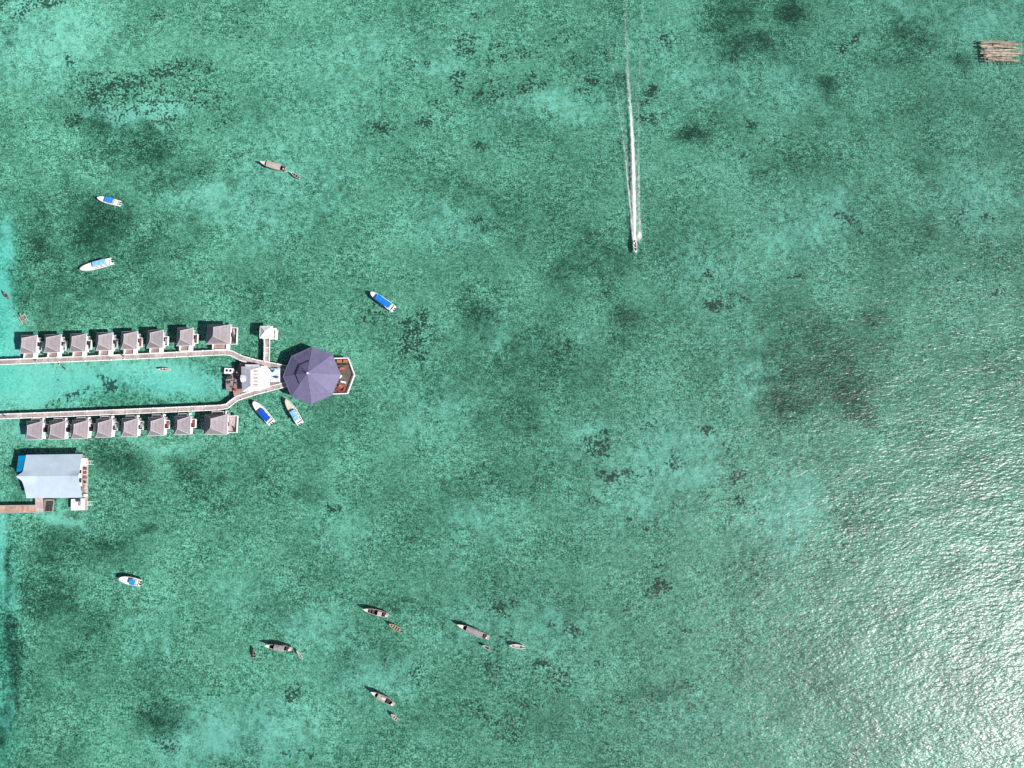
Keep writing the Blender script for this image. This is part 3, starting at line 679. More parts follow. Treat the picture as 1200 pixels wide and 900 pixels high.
# ------------------------------------------------------------------ blue-roofed house
BZ = 4.2; bh0 = W(62, 559, 0); bh = Vector((bh0.x, bh0.y, 0))
hs = thing('blue_roofed_house', 'large overwater house with pale blue metal gable roof', 'house', bh)
def b3(x, y, z): p = W(x, y, z)-bh; return p
cs = [b3(*q, BZ) for q in ((31.0,583.9),(96.3,583.2),(96.8,532.0),(30.6,533.0))]   # SW SE NE NW
rise = 2.1; nu, nv = 36, 24; rows = []
for j in range(nv+1):
    v = -1+2*j/nv; row = []
    for i in range(nu+1):
        u = i/nu; q = (v+1)/2
        p = cs[0].lerp(cs[1], u).lerp(cs[3].lerp(cs[2], u), q)
        a = abs(v); k = max(0, 1-a/.24)
        end = max(0, 1-u/.30)**1.6+max(0, 1-(1-u)/.22)**1.6
        z = BZ+rise*(1-a)**1.0+(.75*end*k**1.3 if v >= 0 else .75*end*max(0, 1-a/.5)**1.0)
        x = p.x-1.6*max(0, 1-a/.2)*max(0, 1-u/.12)+.35*k*max(0, 1-(1-u)/.1)
        row.append((x, p.y, z))
    rows.append(row)
rfh = MB().grid(rows).build('roof', BLUEROOF, hs, thick=.12)
MB().tube(Vector(rows[nv//2][0])+Vector((0, 0, .02)), Vector(rows[nv//2][0])+Vector((.4, 0, .02)), .05).build('ridge_tip', BLUEROOF, rfh)
e1, e2, e3, e4 = b3(30.4,533.8,BZ-.2), b3(28.6,552.6,BZ+.9), b3(19.4,553.6,BZ+.55), b3(21.8,534.2,BZ-.45)
MB().grid([[e1, e2], [e4, e3]]).build('lean_to_roof', BLUEPANEL, hs, thick=.1)
MB().prism([tuple(b3(*q, 2.8).xy) for q in ((35,579),(92,579),(94,537),(36,537))], 1.3, BZ-.05).build('wall', WHITE, hs)
MB().prism([tuple(b3(*q, 1.2).xy) for q in ((33,583.5),(98,583),(99.5,533.5),(28,535))], 1.0, 1.25).build('platform', GREYDECK, hs)
for x in (36, 50, 64, 78, 92):
    for y in (538, 558, 579):
        q = b3(x, y, 0); MB().tube((q.x, q.y, SEA_Z-.6), (q.x, q.y, 1.0), .18, n=7).build('stilt', TIMBER, hs)
for k, y in enumerate((543, 553, 563, 573)):
    q = b3(93.4, y, 2.6); MB().box((q.x+.05, q.y, 2.4), (.1, 1.5, 1.3)).build('window', GLASS, hs)
ed = MB(); ed.prism([tuple(b3(*q, 1.35).xy) for q in ((97.2,536.5),(103,536.5),(102.6,597.6),(99.6,597.6),(99.2,583.2))], 1.15, 1.35); dk = ed.build('side_deck', PINKW, hs)
MB().prism([tuple(b3(*q, 1.4).xy) for q in ((83.3,585),(99.0,584),(98.6,597.8),(83,598.2))], 1.15, 1.42).build('corner_deck', WHITE, hs)
MB().prism([tuple(b3(*q, 1.55).xy) for q in ((97,537),(100.5,537),(100.5,545.5),(97,545.5))], 1.352, 1.6).build('locker', WHITE, hs)
for y in (542, 590):
    lb = MB(); a = b3(103, y-2, 1.35); d = b3(103, y+2, 1.35)
    for p in (a, d): lb.tube((p.x-.2, p.y, 2.1), (p.x+.75, p.y, -.9), .07, n=6)
    for t in (.15, .35, .55, .75): lb.tube((a.x-.2+.95*t, a.y, 2.1-3.0*t), (d.x-.2+.95*t, d.y, 2.1-3.0*t), .05, n=6)
    lb.build('ladder', WHITE, hs)
pth = MB(); pthb = W(24, 596, 0)
path = thing('plank_walkway', 'salmon plank walkway leading to the blue-roofed house', 'walkway', (pthb.x, pthb.y, 0))
def q2(x, y, z): p = W(x, y, z); return (p.x-pthb.x, p.y-pthb.y)
MB().prism([q2(*q, 1.3) for q in ((-60,593.6),(41,592.4),(41,600),(-60,601.8))], 1.1, 1.3).build('deck', PINKDECK, path)
MB().prism([q2(*q, 1.3) for q in ((41.2,583.0),(50,583.0),(50,600),(41.2,600))], 1.1, 1.31).build('landing', PINKW, path)
for (x0, y0), (x1, y1) in (((-60,593.2),(40.8,592.0)), ((-60,602),(50,600.4))):
    a, b = q2(x0, y0, 1.4), q2(x1, y1, 1.4); d = Vector(b)-Vector(a)
    MB().box(((a[0]+b[0])/2, (a[1]+b[1])/2, 1.32), (d.length, .16, .2), math.atan2(d.y, d.x)).build('edge_rail', TRIM, path)
for x in (-30, -8, 14, 36, 47):
    for y in (594, 600):
        q = q2(x, y, 0); MB().tube((*q, SEA_Z-.6), (*q, 1.1), .14, n=7).build('stilt', TIMBER, path)
pe0 = W(57, 592.5, .5); pen = thing('fish_pen', 'square pen of dark netting in a grey frame below the blue-roofed house', 'fish pen', (pe0.x, pe0.y, 0))
fm = MB()
for x, y, a, b in ((-1.55, 0, .55, 4.1), (1.55, 0, .28, 4.1), (0, -1.95, 2.6, .28), (0, 1.9, 2.6, .5)): fm.box((x, y, .38), (a, b, .28))
fm.build('frame', GREYDECK, pen)
MB().box((0, 0, .12), (2.8, 3.6, .1)).build('netting', SHADE_BROWN, pen)
for x in (-1.5, 1.5):
    for y in (-1.8, 1.8): MB().tube((x, y, .3), (x, y, -1.2), .12, n=7).build('float', DARK, pen)
for i, (x, y, d, m, nm) in enumerate(((99.0,549,(.9,.9,.6),SHADE_BROWN,'black crate on the side deck below the white locker'),(99.2,554,(.7,1.0,.5),REDW,'dark red crate on the side deck of the blue-roofed house'),
    (98.9,559.5,(.8,.9,.7),TIMBER,'brown crate midway along the side deck of the blue-roofed house'),(99.1,565,(.7,.8,.5),SHADE_BROWN,'near-black crate below the brown crate on the side deck'),
    (98.8,571,(.7,1.2,.4),PINKW,'long pinkish crate low on the side deck'),(99.2,580.5,(1.0,1.0,.9),WHITE,'white box at the lower end of the side deck'),
    (91.0,586.6,(1.3,.8,.7),DARK,'black crate at the top of the white corner deck'),(93.2,591,(.6,1.1,.5),PINKW,'pinkish crate on the white corner deck'))):
    crate(nm, x, y, 1.36 if i < 6 else 1.43, d, m, R(random.uniform(-10, 10)))

# ------------------------------------------------------------------ boats
def frame2(bow, stern, z=.6):
    """place a boat from its bow and stern: root, length (local +x towards the bow)"""
    b, s = W(*bow, z), W(*stern, z); d = b-s
    return (b+s)/2-Vector((0, 0, z)), math.atan2(d.y, d.x), d.length
def hull_mesh(L, B, hb, hs, full=.45, power=2.3, stern=.9, draft=.35, n=20, pw=.85):
    """half-beam, sheer and the rows of the skin, stern (-L/2) to bow (+L/2)"""
    st = []
    for i in range(n+1):
        t = i/n; x = -L/2+L*t
        w = B/2*(stern+(1-stern)*min(1, t/.3)) if t < full else B/2*max(0.0, 1-((t-full)/(1-full))**power)**pw
        z = hs+(hb-hs)*t**2.2
        st.append((x, max(w, .012), z, t))
    return st
def hull(parent, st, m, draft, rim=.16, sole=.25, well=(0.03, .97), name='hull', rimmat=None, wellmat=None, double=False):
    mb = MB(); L = st[-1][0]-st[0][0]
    rows = []
    for x, w, z, t in st:
        kx = x-(.10*L*max(0, t-.8)/.2)*.6
        row = [(x, -w, z), (kx, -w*.86, z*.25), (kx, -w*.55, -draft*.6), (kx, 0, -draft*(1-.6*max(0, t-.7)/.3)), (kx, w*.55, -draft*.6), (kx, w*.86, z*.25), (x, w, z)]
        rows.append(row)
    mb.grid(rows); r0 = rows[0]; mb.add(r0, [(0, 1, 2, 3, 4, 5, 6)])
    # rim and inner well
    mb.cur = 1 if rimmat else 0
    inner = [(x, max(w-rim, .004), z, t) for x, w, z, t in st]
    for s in (-1, 1):
        mb.grid([[(x, s*w, z) for x, w, z, t in st], [(x, s*v[1], z) for (x, w, z, t), v in zip(st, inner)]])
    mb.cur = (2 if wellmat else (1 if rimmat else 0))
    for s in (-1, 1):
        mb.grid([[(x, s*w, z) for x, w, z, t in inner], [(x, s*w*.9, sole) for x, w, z, t in inner]])
    mb.grid([[(x, -w*.9, sole) for x, w, z, t in inner], [(x, w*.9, sole) for x, w, z, t in inner]])
    x, w, z, t = inner[0]; mb.add([(x, -w, z), (x, w, z), (x, w*.9, sole), (x, -w*.9, sole)], [(0, 1, 2, 3)])
    mats = [m]+([rimmat] if rimmat else [])+([wellmat] if wellmat else [])
    if wellmat and not rimmat: mats = [m, m, wellmat]
    return mb.build(name, mats, parent)
def deck_patch(parent, st, t0, t1, m, name, dz=.03, k=.98, crown=.06, loc_end=None):
    sel = [(x, w*k, z, t) for x, w, z, t in st if t0-1e-6 <= t <= t1+1e-6]
    rows = [[(x, -w, z+dz) for x, w, z, t in sel], [(x, 0, z+dz+crown) for x, w, z, t in sel], [(x, w, z+dz) for x, w, z, t in sel]]
    return MB().grid(rows).build(name, m, parent, thick=.05)
def outboard(parent, x, y, z):
    o = MB(); o.box((x-.32, y, z+.35), (.62, .42, .5), 0, .75); c = o.build('outboard_motor', DARK, parent, bevel=.06)
    MB().box((x-.25, y, z-.45), (.22, .14, 1.1)).build('motor_leg', STEEL, c)
def speedboat(label, bow, stern, B, can, canmat, canopy=(None,), screen=None, deckmat=HULL, motors=2, screenmat=GLASS, foredeck=.6):
    c, a, L = frame2(bow, stern)
    root = thing('speedboat', label, 'speedboat', c, a, 'speedboats at their moorings')
    st = hull_mesh(L, B, 1.25, .85, .42, 2.5, .9, n=30, pw=.52)
    hull(root, st, HULL, .4, .22, .35)
    deck_patch(root, st, foredeck, 1.0, deckmat, 'foredeck')
    deck_patch(root, st, 0, .07, HULL, 'swim_step', dz=.02, crown=0)
    x0, x1, cw = can  # canopy along the boat as fractions from the stern, width
    X0, X1 = -L/2+L*x0, -L/2+L*x1; rows = []
    for i in range(6):
        u = i/5; rows.append([(X0+(X1-X0)*j/8, -cw/2+cw*u, 2.15+.12*math.sin(math.pi*u)+.03*math.sin(j*2.4)) for j in range(9)])
    cn = MB().grid(rows).build('canopy', canmat, root, thick=.05)
    for x in (X0+.15, (X0+X1)/2, X1-.15):
        for s in (-1, 1): MB().tube((x, s*(cw/2-.1), .5), (x, s*(cw/2-.08), 2.15), .035, n=6).build('pole', STEEL, cn)
    xs = X1+.12; w = cw/2
    if screen:
        s_ = MB(); s_.add([(xs, -w*.95, 1.2), (xs+.75, -w*.55, 1.15), (xs+.75, w*.55, 1.15), (xs, w*.95, 1.2), (xs-.12, -w*.9, 1.75), (xs+.3, -w*.5, 1.75), (xs+.3, w*.5, 1.75), (xs-.12, w*.9, 1.75)],
               [(0, 1, 5, 4), (1, 2, 6, 5), (2, 3, 7, 6), (4, 5, 6, 7)]); s_.build('windscreen', screenmat, root, thick=.04)
    for k in range(3):
        x = X0+(X1-X0)*(k+.5)/3; MB().box((x, 0, .55), (.5, cw*.85, .4)).build('seat', CREAM, root)
    for k in range(motors):
        outboard(root, -L/2-.05, (k-(motors-1)/2)*.75, .75)
    rlb = MB(); pv = None
    for x, w_, z, t in st:
        if t > .62:
            p = (x, w_*.93, z+.4)
            if pv:
                for s in (-1, 1): rlb.tube((pv[0], s*pv[1], pv[2]), (p[0], s*p[1], p[2]), .025, n=5)
            for s in (-1, 1): rlb.tube((p[0], s*p[1], z), (p[0], s*p[1], p[2]), .02, n=5)
            pv = p
    rlb.build('bow_rail', STEEL, root)
    return root
speedboat('small white speedboat with a bright blue cover near its stern, highest of the moored speedboats', (115.3,232.4), (140.8,238.8), 2.35, (.22,.58,1.95), CANM, foredeck=.62)
speedboat('white speedboat with a washed-out pale blue canopy, bow pointing lower left', (95.0,316.0), (131.5,306.2), 3.0, (.14,.55,2.1), CANL, screen=None, foredeck=.56)
speedboat('white speedboat with a long azure canopy, alone in open water above the restaurant', (434.6,343.0), (462.0,362.6), 2.75, (.14,.72,2.15), mat('azure_canvas', (.0, .17, .74), .6, .06, 1.2), foredeck=.74)
speedboat('white speedboat with a deep royal blue canopy moored below the boardwalk', (297.5,471.0), (319.0,495.8), 3.0, (.12,.58,2.15), CANB, screen=True, screenmat=STEEL, foredeck=.62)
speedboat('white speedboat with a cream foredeck and faded sky blue canopy beside the restaurant', (335.6,468.2), (352.4,496.8), 2.75, (.14,.52,1.9), CANL, screen=True, deckmat=CREAM, foredeck=.62)
speedboat('small white speedboat with a short cyan cover, alone in the lower left water', (140.6,677.8), (164.6,683.2), 2.55, (.16,.42,1.75), CANC, foredeck=.46)

def houseboat(label, bow, stern, B, roof, style, roofmat, boxmat, group='weathered wooden houseboats'):
    c, a, L = frame2(bow, stern, .8)
    root = thing('houseboat', label, 'houseboat', c, a, group)
    st = hull_mesh(L, B, 1.5, .8, .40, 2.0, .62, n=20)
    hull(root, st, WOODG, .35, .16, .2, wellmat=SHADE_BROWN, rimmat=WOODG)
    deck_patch(root, st, .76, 1.0, WOODP, 'bow_deck', .04)
    r0, r1 = roof; X0, X1 = -L/2+L*r0, -L/2+L*r1; w = B/2*.92
    if style != 'open':
        rows = []
        for i in range(9):
            u = -1+i/4
            rows.append([(X0+(X1-X0)*j/8, u*w, 1.45+.45*(1-abs(u)**1.8)+random.uniform(-.03, .03)) for j in range(9)])
        rf_ = MB().grid(rows).build('roof', roofmat, root, thick=.05)
        MB().tube((X0, 0, 1.95), (X1, 0, 1.95), .06, n=6).build('ridge_pole', WOODG, rf_)
        for x in (X0+.2, X1-.2):
            for s in (-1, 1): MB().tube((x, s*w*.94, .5), (x, s*w*.94, 1.45), .05, n=6).build('post', WOODG, rf_)
    else:
        for k, t in enumerate((.45, .6, .72)):
            MB().box((-L/2+L*t, 0, .75), (.22, B*.86, .08)).build('thwart', TIMBER, root)
    MB().box((X0-.9, 0, .85), (1.1, B*.72, .5), 0, .92).build('engine_box', boxmat, root, bevel=.05)
    deck_patch(root, st, 0, .10, PINKW, 'stern_deck', .03, crown=0)
    MB().box((-L/2+L*.06+.3, .25, 1.0), (.4, .4, .42)).build('water_tank', WHITE, root, bevel=.06)
    if style == 'open':
        MB().box((X0+.75, .1, 1.0), (1.5, B*.78, .4), 0, .9).build('cabin_top', roofmat, root, bevel=.05)
    if style == 'patched':
        MB().box((X0+.9, -.3, 1.93), (1.3, .8, .05), .1).build('roof_patch', WOODP, root)
    return root
def dinghy(label, bow, stern, B, m, well, thw, n=3, outr=False, group='small dugout dinghies', inner=.12, name='dinghy', cat='dinghy'):
    c, a, L = frame2(bow, stern, .4)
    root = thing(name, label, cat, c, a, group)
    st = hull_mesh(L, B, .62, .45, .5, 1.9, .45, n=12)
    hull(root, st, m, .2, inner, .1, wellmat=well)
    for k in range(n):
        t = .22+.5*k/max(1, n-1) if n > 1 else .45
        MB().box((-L/2+L*t, 0, .42), (.24, B*.86, .06)).build('thwart', thw, root)
    deck_patch(root, st, .82, 1.0, m, 'foredeck', .02, crown=.02)
    if outr:
        for s in (-1, 1):
            MB().tube((-L*.36, s*B*1.15, .12), (L*.36, s*B*1.15, .16), .10, n=7).build('outrigger', WOODP, root)
        for x in (-L*.2, L*.2): MB().tube((x, -B*1.2, .45), (x, B*1.2, .45), .05, n=6).build('cross_beam', WOODP, root)
    return root
houseboat('beige-roofed wooden houseboat alone in the upper left water, with a dinghy astern', (304.8,190), (335.2,198.4), 2.5, (.18,.72), 'roof', TARPB, SHADE_BROWN)
houseboat('open wooden houseboat with a dark unroofed hold and pinkish cabin top', (425.6,713.6), (455,721.4), 2.0, (.26,.7), 'open', PINKW, SHADE_BROWN)
houseboat('grey-roofed wooden houseboat lying nearly level, with a dinghy at each end', (309.8,756.2), (341.6,760.9), 1.9, (.24,.62), 'roof', TARPG, SHADE_BROWN)
houseboat('beige houseboat with a white-edged patched roof, lowest of the houseboats', (434.5,810.2), (461.8,825.9), 2.0, (.36,.70), 'patched', TARPB, SHADE_BROWN)
houseboat('longest wooden houseboat, with an unbroken grey roof and dark slot at the bow', (535.3,731.4), (573.2,747.8), 2.15, (.2,.70), 'roof', TARPG, SHADE_BROWN)
dinghy('pale dinghy tied behind the beige-roofed houseboat in the upper left water', (340.6,201.8), (351,208.6), 1.15, WOODP, SHADE_BROWN, WOODG)
dinghy('yellow-brown planked dinghy tied behind the open dark houseboat', (455.6,730.9), (471.5,740.4), 1.5, WOODY, WOODB, WOODY, 4)
dinghy('slim pale dugout tied behind the level grey-roofed houseboat', (347.6,762), (354,772.2), .8, WOODP, WOODG, WOODG, 2)
dinghy('brown dugout with a mossy hull, off the bow of the level grey-roofed houseboat', (297.2,760.2), (298.8,773.6), 1.0, WOODB, SHADE_BROWN, WOODY, 3)
dinghy('pale weathered dinghy tied behind the lowest houseboat', (458.4,836.8), (467,845.2), 1.25, WOODP, WOODG, PINKW, 3)
dinghy('narrow pale dugout lying below the longest houseboat', (565.4,756.2), (575.4,761.4), .95, WOODP, SHADE_BROWN, WOODG, 2)
dinghy('whitish wooden boat with two dark wells, right of the longest houseboat', (596.8,756.2), (615.6,759.0), 1.35, WOODP, PINKW, SHADE_BROWN, 2, inner=.2)
dinghy('tiny brown dugout with a dark well at the picture edge above the chalets', (3.8,341.4), (9.6,350.2), 1.1, WOODB, SHADE_BROWN, WOODG, 2)
dinghy('brown outrigger canoe with two pale floats just above the end chalet', (23.2,367.4), (30,378.6), .95, WOODG, WOODB, WOODG, 3, True, 'small dugout dinghies', .12, 'outrigger_canoe', 'outrigger')

# ------------------------------------------------------------------ people
def person(label, loc, rz, pose, shirt, shorts, group=None, scale=1.0):
    """one continuous skinned body; joints per pose; hair as a child"""
    J = {}
    if pose == 'stand':
        J = dict(pel=(0,0,.95), spine=(0,.01,1.15), chest=(0,0,1.38), neck=(0,.01,1.50), head=(0,.03,1.60), crown=(0,.02,1.72))
        leg = lambda s: [(s*.10,0,.90), (s*.12,.03+.06*s,.50), (s*.12,-.02+.12*s,.09), (s*.13,.14+.12*s,.04)]
        arm = lambda s: [(s*.17,0,1.42), (s*.24,-.02,1.15), (s*.25,.10*s+.05,.90)]
    elif pose == 'sit':
        J = dict(pel=(0,0,.10), spine=(0,-.02,.30), chest=(0,.0,.52), neck=(0,.02,.64), head=(0,.05,.74), crown=(0,.04,.86))
        leg = lambda s: [(s*.10,.06,.10), (s*.16,.46,.20), (s*.14,.56,-.18), (s*.14,.72,-.24)]
        arm = lambda s: [(s*.17,0,.56), (s*.27,.08,.32), (s*.22,.32,.28)]
    else:   # swimming face down, limbs spread
        J = dict(pel=(0,0,0), spine=(0,.20,.02), chest=(0,.43,.03), neck=(0,.55,.05), head=(0,.66,.06), crown=(0,.77,.05))
        leg = lambda s: [(s*.10,-.05,0), (s*.14,-.45,-.06), (s*.12,-.85,-.04+.05*s), (s*.12,-1.05,-.03)]
        arm = lambda s: [(s*.17,.46,.02), (s*.42,.52,-.03), (s*.55,.80,-.05)]
    V, Ed, Rd = [], [], []
    def add(p, r, par=None):
        V.append(p); Rd.append(r); k = len(V)-1
        if par is not None: Ed.append((par, k))
        return k
    pel = add(J['pel'], .135); sp = add(J['spine'], .125, pel); ch = add(J['chest'], .15, sp); nk = add(J['neck'], .06, ch); hd = add(J['head'], .095, nk); add(J['crown'], .075, hd)
    for s in (-1, 1):
        l = leg(s); k = add(l[0], .095, pel); k = add(l[1], .062, k); k = add(l[2], .045, k); add(l[3], .038, k)
        a = arm(s); k = add(a[0], .058, ch); k = add(a[1], .045, k); k = add(a[2], .033, k)
        w0, e0 = Vector(a[2]), Vector(a[1]); d = (w0-e0).normalized(); sd = d.orthogonal().normalized()
        pm = add(tuple(w0+d*.06), .032, k)
        for q, ln in ((-.030, .075), (-.010, .088), (.010, .084), (.030, .065)):
            f1 = add(tuple(w0+d*.105+sd*q), .0095, pm); f2 = add(tuple(w0+d*(.105+ln*.5)+sd*q*1.2), .009, f1); add(tuple(w0+d*(.10+ln)+sd*q*1.1+d.cross(sd)*.015), .008, f2)
        t1 = add(tuple(w0+d*.045+sd*.05), .011, pm); add(tuple(w0+d*.085+sd*.068), .0095, t1)
    me = bpy.data.meshes.new('body'); me.from_pydata(V, Ed, []); o = bpy.data.objects.new('person_body', me); COL.objects.link(o)
    sk = o.modifiers.new('s', 'SKIN')
    for i, r in enumerate(Rd): me.skin_vertices[0].data[i].radius = (r, r)
    me.skin_vertices[0].data[0].use_root = True
    sub = o.modifiers.new('d', 'SUBSURF'); sub.levels = 1; sub.render_levels = 1
    dg = bpy.context.evaluated_depsgraph_get(); fin = bpy.data.meshes.new_from_object(o.evaluated_get(dg))
    bpy.data.objects.remove(o)
    fin.materials.clear()
    for m in (SKIN, shirt, shorts): fin.materials.append(m)
    pz, cz, nz = Vector(J['pel']), Vector(J['chest']), Vector(J['neck'])
    ax = (nz-pz); Lx = ax.length; ax.normalize()
    for p in fin.polygons:
        h = (Vector(p.center)-pz).dot(ax); lat = abs(p.center[0]); p.use_smooth = True
        kneeish = (Vector(p.center)-pz).length
        if .06 < h < Lx*.93 and lat < .27 and kneeish < .62: p.material_index = 1
        elif h <= .06 and kneeish < .36: p.material_index = 2
    root = bpy.data.objects.new('person', fin); COL.objects.link(root); root.location = loc; root.rotation_euler = (0, 0, rz); root.scale = (scale,)*3
    tag(root, label, 'person', group)
    h = Vector(J['head']); fw = Vector((0, 1, 0)) if pose != 'swim' else Vector((0, 0, -1)); up = (Vector(J['crown'])-h).normalized()
    hb = MB(); rows = []
    for i in range(7):
        ph = math.pi*.52*i/6; rows.append([tuple(h+up*(.03+.125*math.cos(ph))-fw*.015+(Vector((1, 0, 0))*math.cos(t)+fw*math.sin(t))*.108*math.sin(ph)) for t in [2*math.pi*j/12 for j in range(13)]])
    hb.grid(rows).build('hair', HAIR, root, True)
    fc = MB()
    for s in (-1, 1): fc.lathe(tuple(h+Vector((s*.035, 0, 0))+fw*.088+up*.01), [(0, -.012), (.012, 0), (0, .012)], 6)
    fc.lathe(tuple(h+fw*.10-up*.02), [(0, -.025), (.018, 0), (0, .03)], 6)
    fc.box(tuple(h+fw*.088-up*.06), (.05, .012, .012)); fc.build('face', HAIR if pose == 'swim' else SKIN, root)
    return root
def wz(px, py, z): p = W(px, py, z); return (p.x, p.y, z)
person('person in black walking on the lower boardwalk near the picture edge', wz(7.6, 487.6, 1.5), R(80), 'stand', SHIRT[0], SHIRT[3])
person('person in a dark shirt on the upper boardwalk in front of the end chalet', wz(43.5, 422.6, 1.5), R(-70), 'stand', SHIRT[3], SHIRT[0])
person('person in a white shirt on the upper boardwalk in front of the end chalet', wz(45.8, 423.4, 1.5), R(-60), 'stand', SHIRT[1], SHIRT[0])
person('person in black on the upper boardwalk beside the middle chalets', wz(146.2, 417.4, 1.5), R(90), 'stand', SHIRT[0], SHIRT[0])
person('swimmer in white close under the upper boardwalk', wz(71, 427.4, -.02), R(60), 'swim', SHIRT[1], SHIRT[0])
person('swimmer in black a little below the one in white near the upper boardwalk', wz(75.6, 431.6, -.02), R(40), 'swim', SHIRT[0], SHIRT[0])
person('snorkeller in navy floating alone in open water right of the blue-roofed house', wz(165, 565, -.02), R(250), 'swim', SHIRT[3], SHIRT[0], None, 1.1)
# canoe with two paddlers in the lagoon between the boardwalks
cc = dinghy('white canoe with two paddlers inside the lagoon between the boardwalks', (185.2,432.8), (199.2,433.2), 1.05, HULL, CREAM, STEEL, 3, False, None, .12, 'canoe', 'canoe')
for t, sh, nm in ((.55, -.35, 'front'), (-.55, -.55, 'rear')):
    p = cc.location+Matrix.Rotation(cc.rotation_euler.z, 3, 'Z') @ Vector((t, 0, .36))
    person('%s paddler in black sitting in the white lagoon canoe' % nm, tuple(p), cc.rotation_euler.z-math.pi/2, 'sit', SHIRT[0], SHIRT[3], None, .95)
# moving skiff
c_, a_, L_ = frame2((745.0, 296.8), (743.9, 283.6), .5)
sk = thing('motor_skiff', 'narrow white skiff speeding ahead of its long foam wake', 'skiff', c_, a_)
st_ = hull_mesh(L_, 1.35, .75, .5, .5, 2.0, .85, n=14)
hull(sk, st_, HULL, .25, .18, .15, wellmat=CREAM)
deck_patch(sk, st_, .74, 1.0, HULL, 'foredeck')
for t in (.25, .5): MB().box((-L_/2+L_*t, 0, .42), (.3, 1.05, .08)).build('thwart', CREAM, sk)
outboard(sk, -L_/2, 0, .55)
for t, nm, sh in ((-L_/2+L_*.25, 'helmsman seated at the stern of the speeding skiff', SHIRT[0]), (-L_/2+L_*.58, 'passenger in navy seated forward in the speeding skiff', SHIRT[3])):
    p = sk.location+Matrix.Rotation(a_, 3, 'Z') @ Vector((t, 0, .40)); person(nm, tuple(p), a_-math.pi/2, 'sit', sh, SHIRT[0], None, .95)

# ------------------------------------------------------------------ wake foam
def foam_mat():
    m, nt, out = new_mat('wake_foam'); P = nt.nodes.new('ShaderNodeNewGeometry').outputs['Position']
    at = nt.nodes.new('ShaderNodeAttribute'); at.attribute_name = 'cover'
    a = noise(nt, mapped(nt, P, 0, (1, .33, 1)), 1.6, 4, .65); b = noise(nt, mapped(nt, P, 0, (1, .5, 1), (9, 4, 0)), .6, 3, .6)
    q = mth(nt, 'ADD', mth(nt, 'MULTIPLY', a, .65), mth(nt, 'MULTIPLY', b, .35))
    f = mth(nt, 'ADD', at.outputs['Fac'], mth(nt, 'MULTIPLY', mth(nt, 'SUBTRACT', q, .5), 1.5))
    cov = mth(nt, 'MULTIPLY', ramp(nt, f, .02, 1.0), ramp(nt, at.outputs['Fac'], .02, .2))
    d = N(nt, 'ShaderNodeBsdfDiffuse'); d.inputs['Color'].default_value = (.80, .82, .82, 1)
    tr = nt.nodes.new('ShaderNodeBsdfTransparent'); mx = nt.nodes.new('ShaderNodeMixShader')
    nt.links.new(cov, mx.inputs[0]); nt.links.new(tr.outputs[0], mx.inputs[1]); nt.links.new(d.outputs[0], mx.inputs[2]); nt.links.new(mx.outputs[0], out.inputs[0]); return m
def foam():
    def line(y, pts):
        ys = [p[1] for p in pts]; xs = [p[0] for p in pts]; return np.interp(y, ys, xs)
    vs, cov = [], []; XS = np.arange(690, 780.1, .8); YS = np.arange(-70, 287.1, 1.4)
    for y in YS:
        for x in XS:
            c = 0
            m = line(y, [(731, -70), (733, 0), (735.2, 80), (738.8, 125), (741.4, 165), (742.6, 200), (743.3, 240), (743.9, 283)])
            w = line(y, [(3.2, -70), (2.9, 0), (2.4, 80), (2.0, 130), (1.9, 200), (1.8, 250), (1.4, 284)])
            st = line(y, [(.13, -70), (.17, 0), (.27, 75), (.5, 125), (.85, 165), (1.1, 200), (1.3, 284)])
            c = max(c, st*math.exp(-((x-m)/w)**2))
            l = line(y, [(697, -70), (706, 0), (714, 50), (727, 140), (732.5, 180), (737.5, 230), (741, 270), (743, 284)])
            c = max(c, line(y, [(.10, -70), (.16, 60), (.22, 150), (.45, 200), (.65, 280)])*math.exp(-((x-l)/1.3)**2))
            r = line(y, [(762, -70), (754, 0), (750, 60), (748, 140), (748.4, 200), (749, 240), (750, 268), (746, 284)])
            c = max(c, line(y, [(.10, -70), (.15, 60), (.18, 140), (.32, 200), (.5, 275)])*math.exp(-((x-r)/1.8)**2))
            mm = (l+r)/2
            if l < x < r: c = max(c, line(y, [(.0, -70), (.04, 60), (.10, 150), (.26, 240), (.34, 280)]))
            c = max(c, .75*math.exp(-(((x-749.5)/3.2)**2+((y-275)/7)**2)))
            vs.append(W(x, y, .02+.25*max(0, c-.6)*max(0, (y-150)/140))); cov.append(c)
    nc = len(XS); fs = []
    for i in range(len(YS)-1):
        for j in range(nc-1):
            q = (i*nc+j, i*nc+j+1, (i+1)*nc+j+1, (i+1)*nc+j)
            if max(cov[k] for k in q) > .03: fs.append(q)
    use = sorted({k for f in fs for k in f}); ix = {k: n for n, k in enumerate(use)}
    me = bpy.data.meshes.new('wake'); me.from_pydata([vs[k] for k in use], [], [tuple(ix[k] for k in f) for f in fs])
    at = me.attributes.new('cover', 'FLOAT', 'POINT'); at.data.foreach_set('value', np.array([cov[k] for k in use], np.float32))
    me.materials.append(foam_mat()); o = bpy.data.objects.new('wake_foam', me); COL.objects.link(o)
    return tag(o, 'long white foam wake trailing behind the speeding skiff', 'wake', None, 'stuff')
foam()

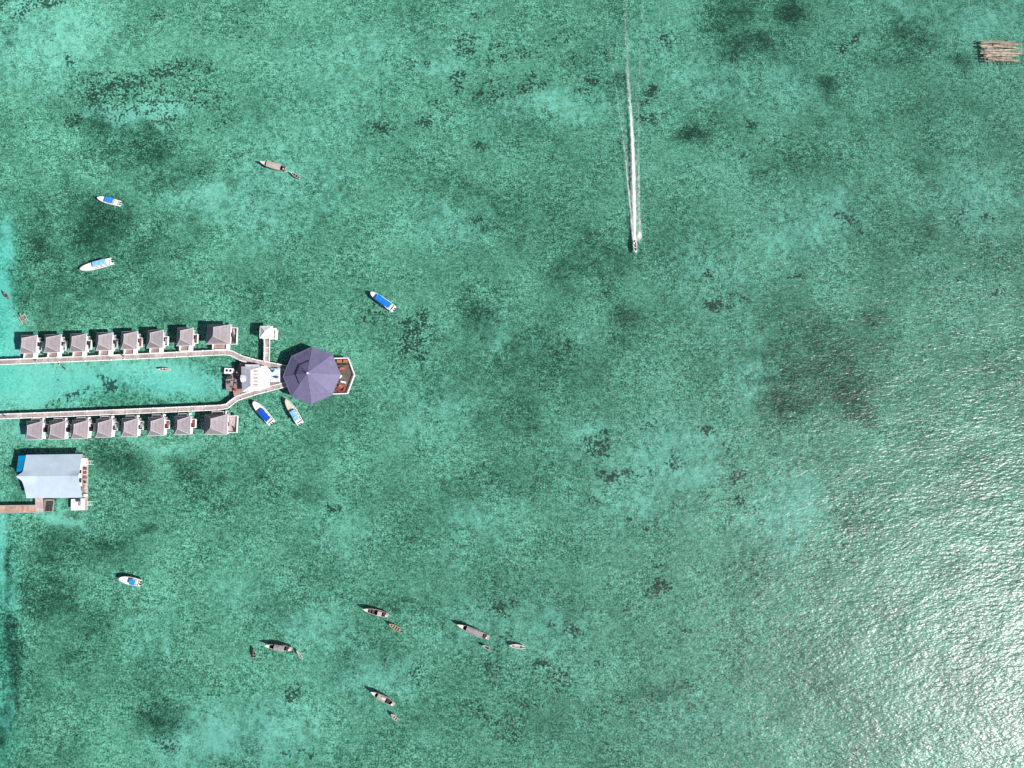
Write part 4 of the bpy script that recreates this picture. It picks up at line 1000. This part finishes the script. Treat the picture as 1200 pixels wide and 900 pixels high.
# ------------------------------------------------------------------ bamboo raft
rf0 = W(1172, 61, .3); raft = thing('bamboo_raft', 'tangled brown bamboo raft floating in the upper right corner', 'raft', (rf0.x, rf0.y, 0), R(4))
rr = random.Random(11)
def rpt(px, py): p = W(px, py, .3); q = Vector((p.x-rf0.x, p.y-rf0.y, 0)); return Matrix.Rotation(-R(4), 3, 'Z') @ q
for k in range(58):
    v = rr.random(); y = 47.5+26.0*v
    a = 1149+rr.uniform(-1.5, 9)+(6 if .2 < v < .35 and rr.random() < .6 else 0); b = 1194+rr.uniform(-9, 4)
    if rr.random() < .35:
        if rr.random() < .5: a += rr.uniform(6, 20)
        else: b -= rr.uniform(6, 20)
    sl = rr.uniform(-1.3, 1.3)
    p, q = rpt(a, y+sl), rpt(b, y-sl); z = rr.uniform(.22, .78); rad = rr.uniform(.10, .19)
    MB().tube((p.x, p.y, z), (q.x, q.y, z+rr.uniform(-.12, .12)), rad, rad*.75, 7).build('pole', rr.choice(BAMBOO), raft)
for px in (1154, 1164, 1175, 1186):
    p, q = rpt(px-2, 48), rpt(px+1, 75.5); MB().tube((p.x, p.y, .12), (q.x, q.y, .12), .15, n=7).build('cross_pole', BAMBOO[2], raft)

# ------------------------------------------------------------------ light, camera
sun = bpy.data.lights.new('sun', 'SUN'); sun.energy = 5.0; sun.angle = R(.53); sun.color = (1.0, .975, .945)
so = bpy.data.objects.new('sun', sun); COL.objects.link(so)
sd = Vector((SUN_AZ.x*math.cos(SUN_EL), SUN_AZ.y*math.cos(SUN_EL), math.sin(SUN_EL)))
so.rotation_euler = sd.to_track_quat('Z', 'Y').to_euler(); so.location = (0, 0, 300)
wd = bpy.data.worlds.new('World'); sc.world = wd; wd.use_nodes = True
nt = wd.node_tree; sk_ = nt.nodes.new('ShaderNodeTexSky'); sk_.sky_type = 'NISHITA'; sk_.sun_disc = False
sk_.sun_elevation = SUN_EL; sk_.sun_rotation = math.atan2(SUN_AZ.x, SUN_AZ.y); sk_.air_density = 1.0; sk_.dust_density = 1.0
bg = nt.nodes['Background']; bg.inputs['Strength'].default_value = .05; nt.links.new(sk_.outputs[0], bg.inputs['Color'])
cam = bpy.data.cameras.new('camera'); cam.sensor_width = 36; cam.lens = 24.0; cam.clip_end = 20000; cam.clip_start = 1
co = bpy.data.objects.new('camera', cam); COL.objects.link(co); co.location = (0, 0, CAM_H); co.rotation_euler = (TILT, 0, 0)
sc.camera = co
sc.view_settings.view_transform = 'Standard'; sc.view_settings.look = 'None'; sc.view_settings.exposure = .43; sc.view_settings.gamma = 1; sc.view_settings.use_curve_mapping = False
sc.cycles.use_denoising = False
sc.cycles.max_bounces = 6; sc.cycles.transparent_max_bounces = 12
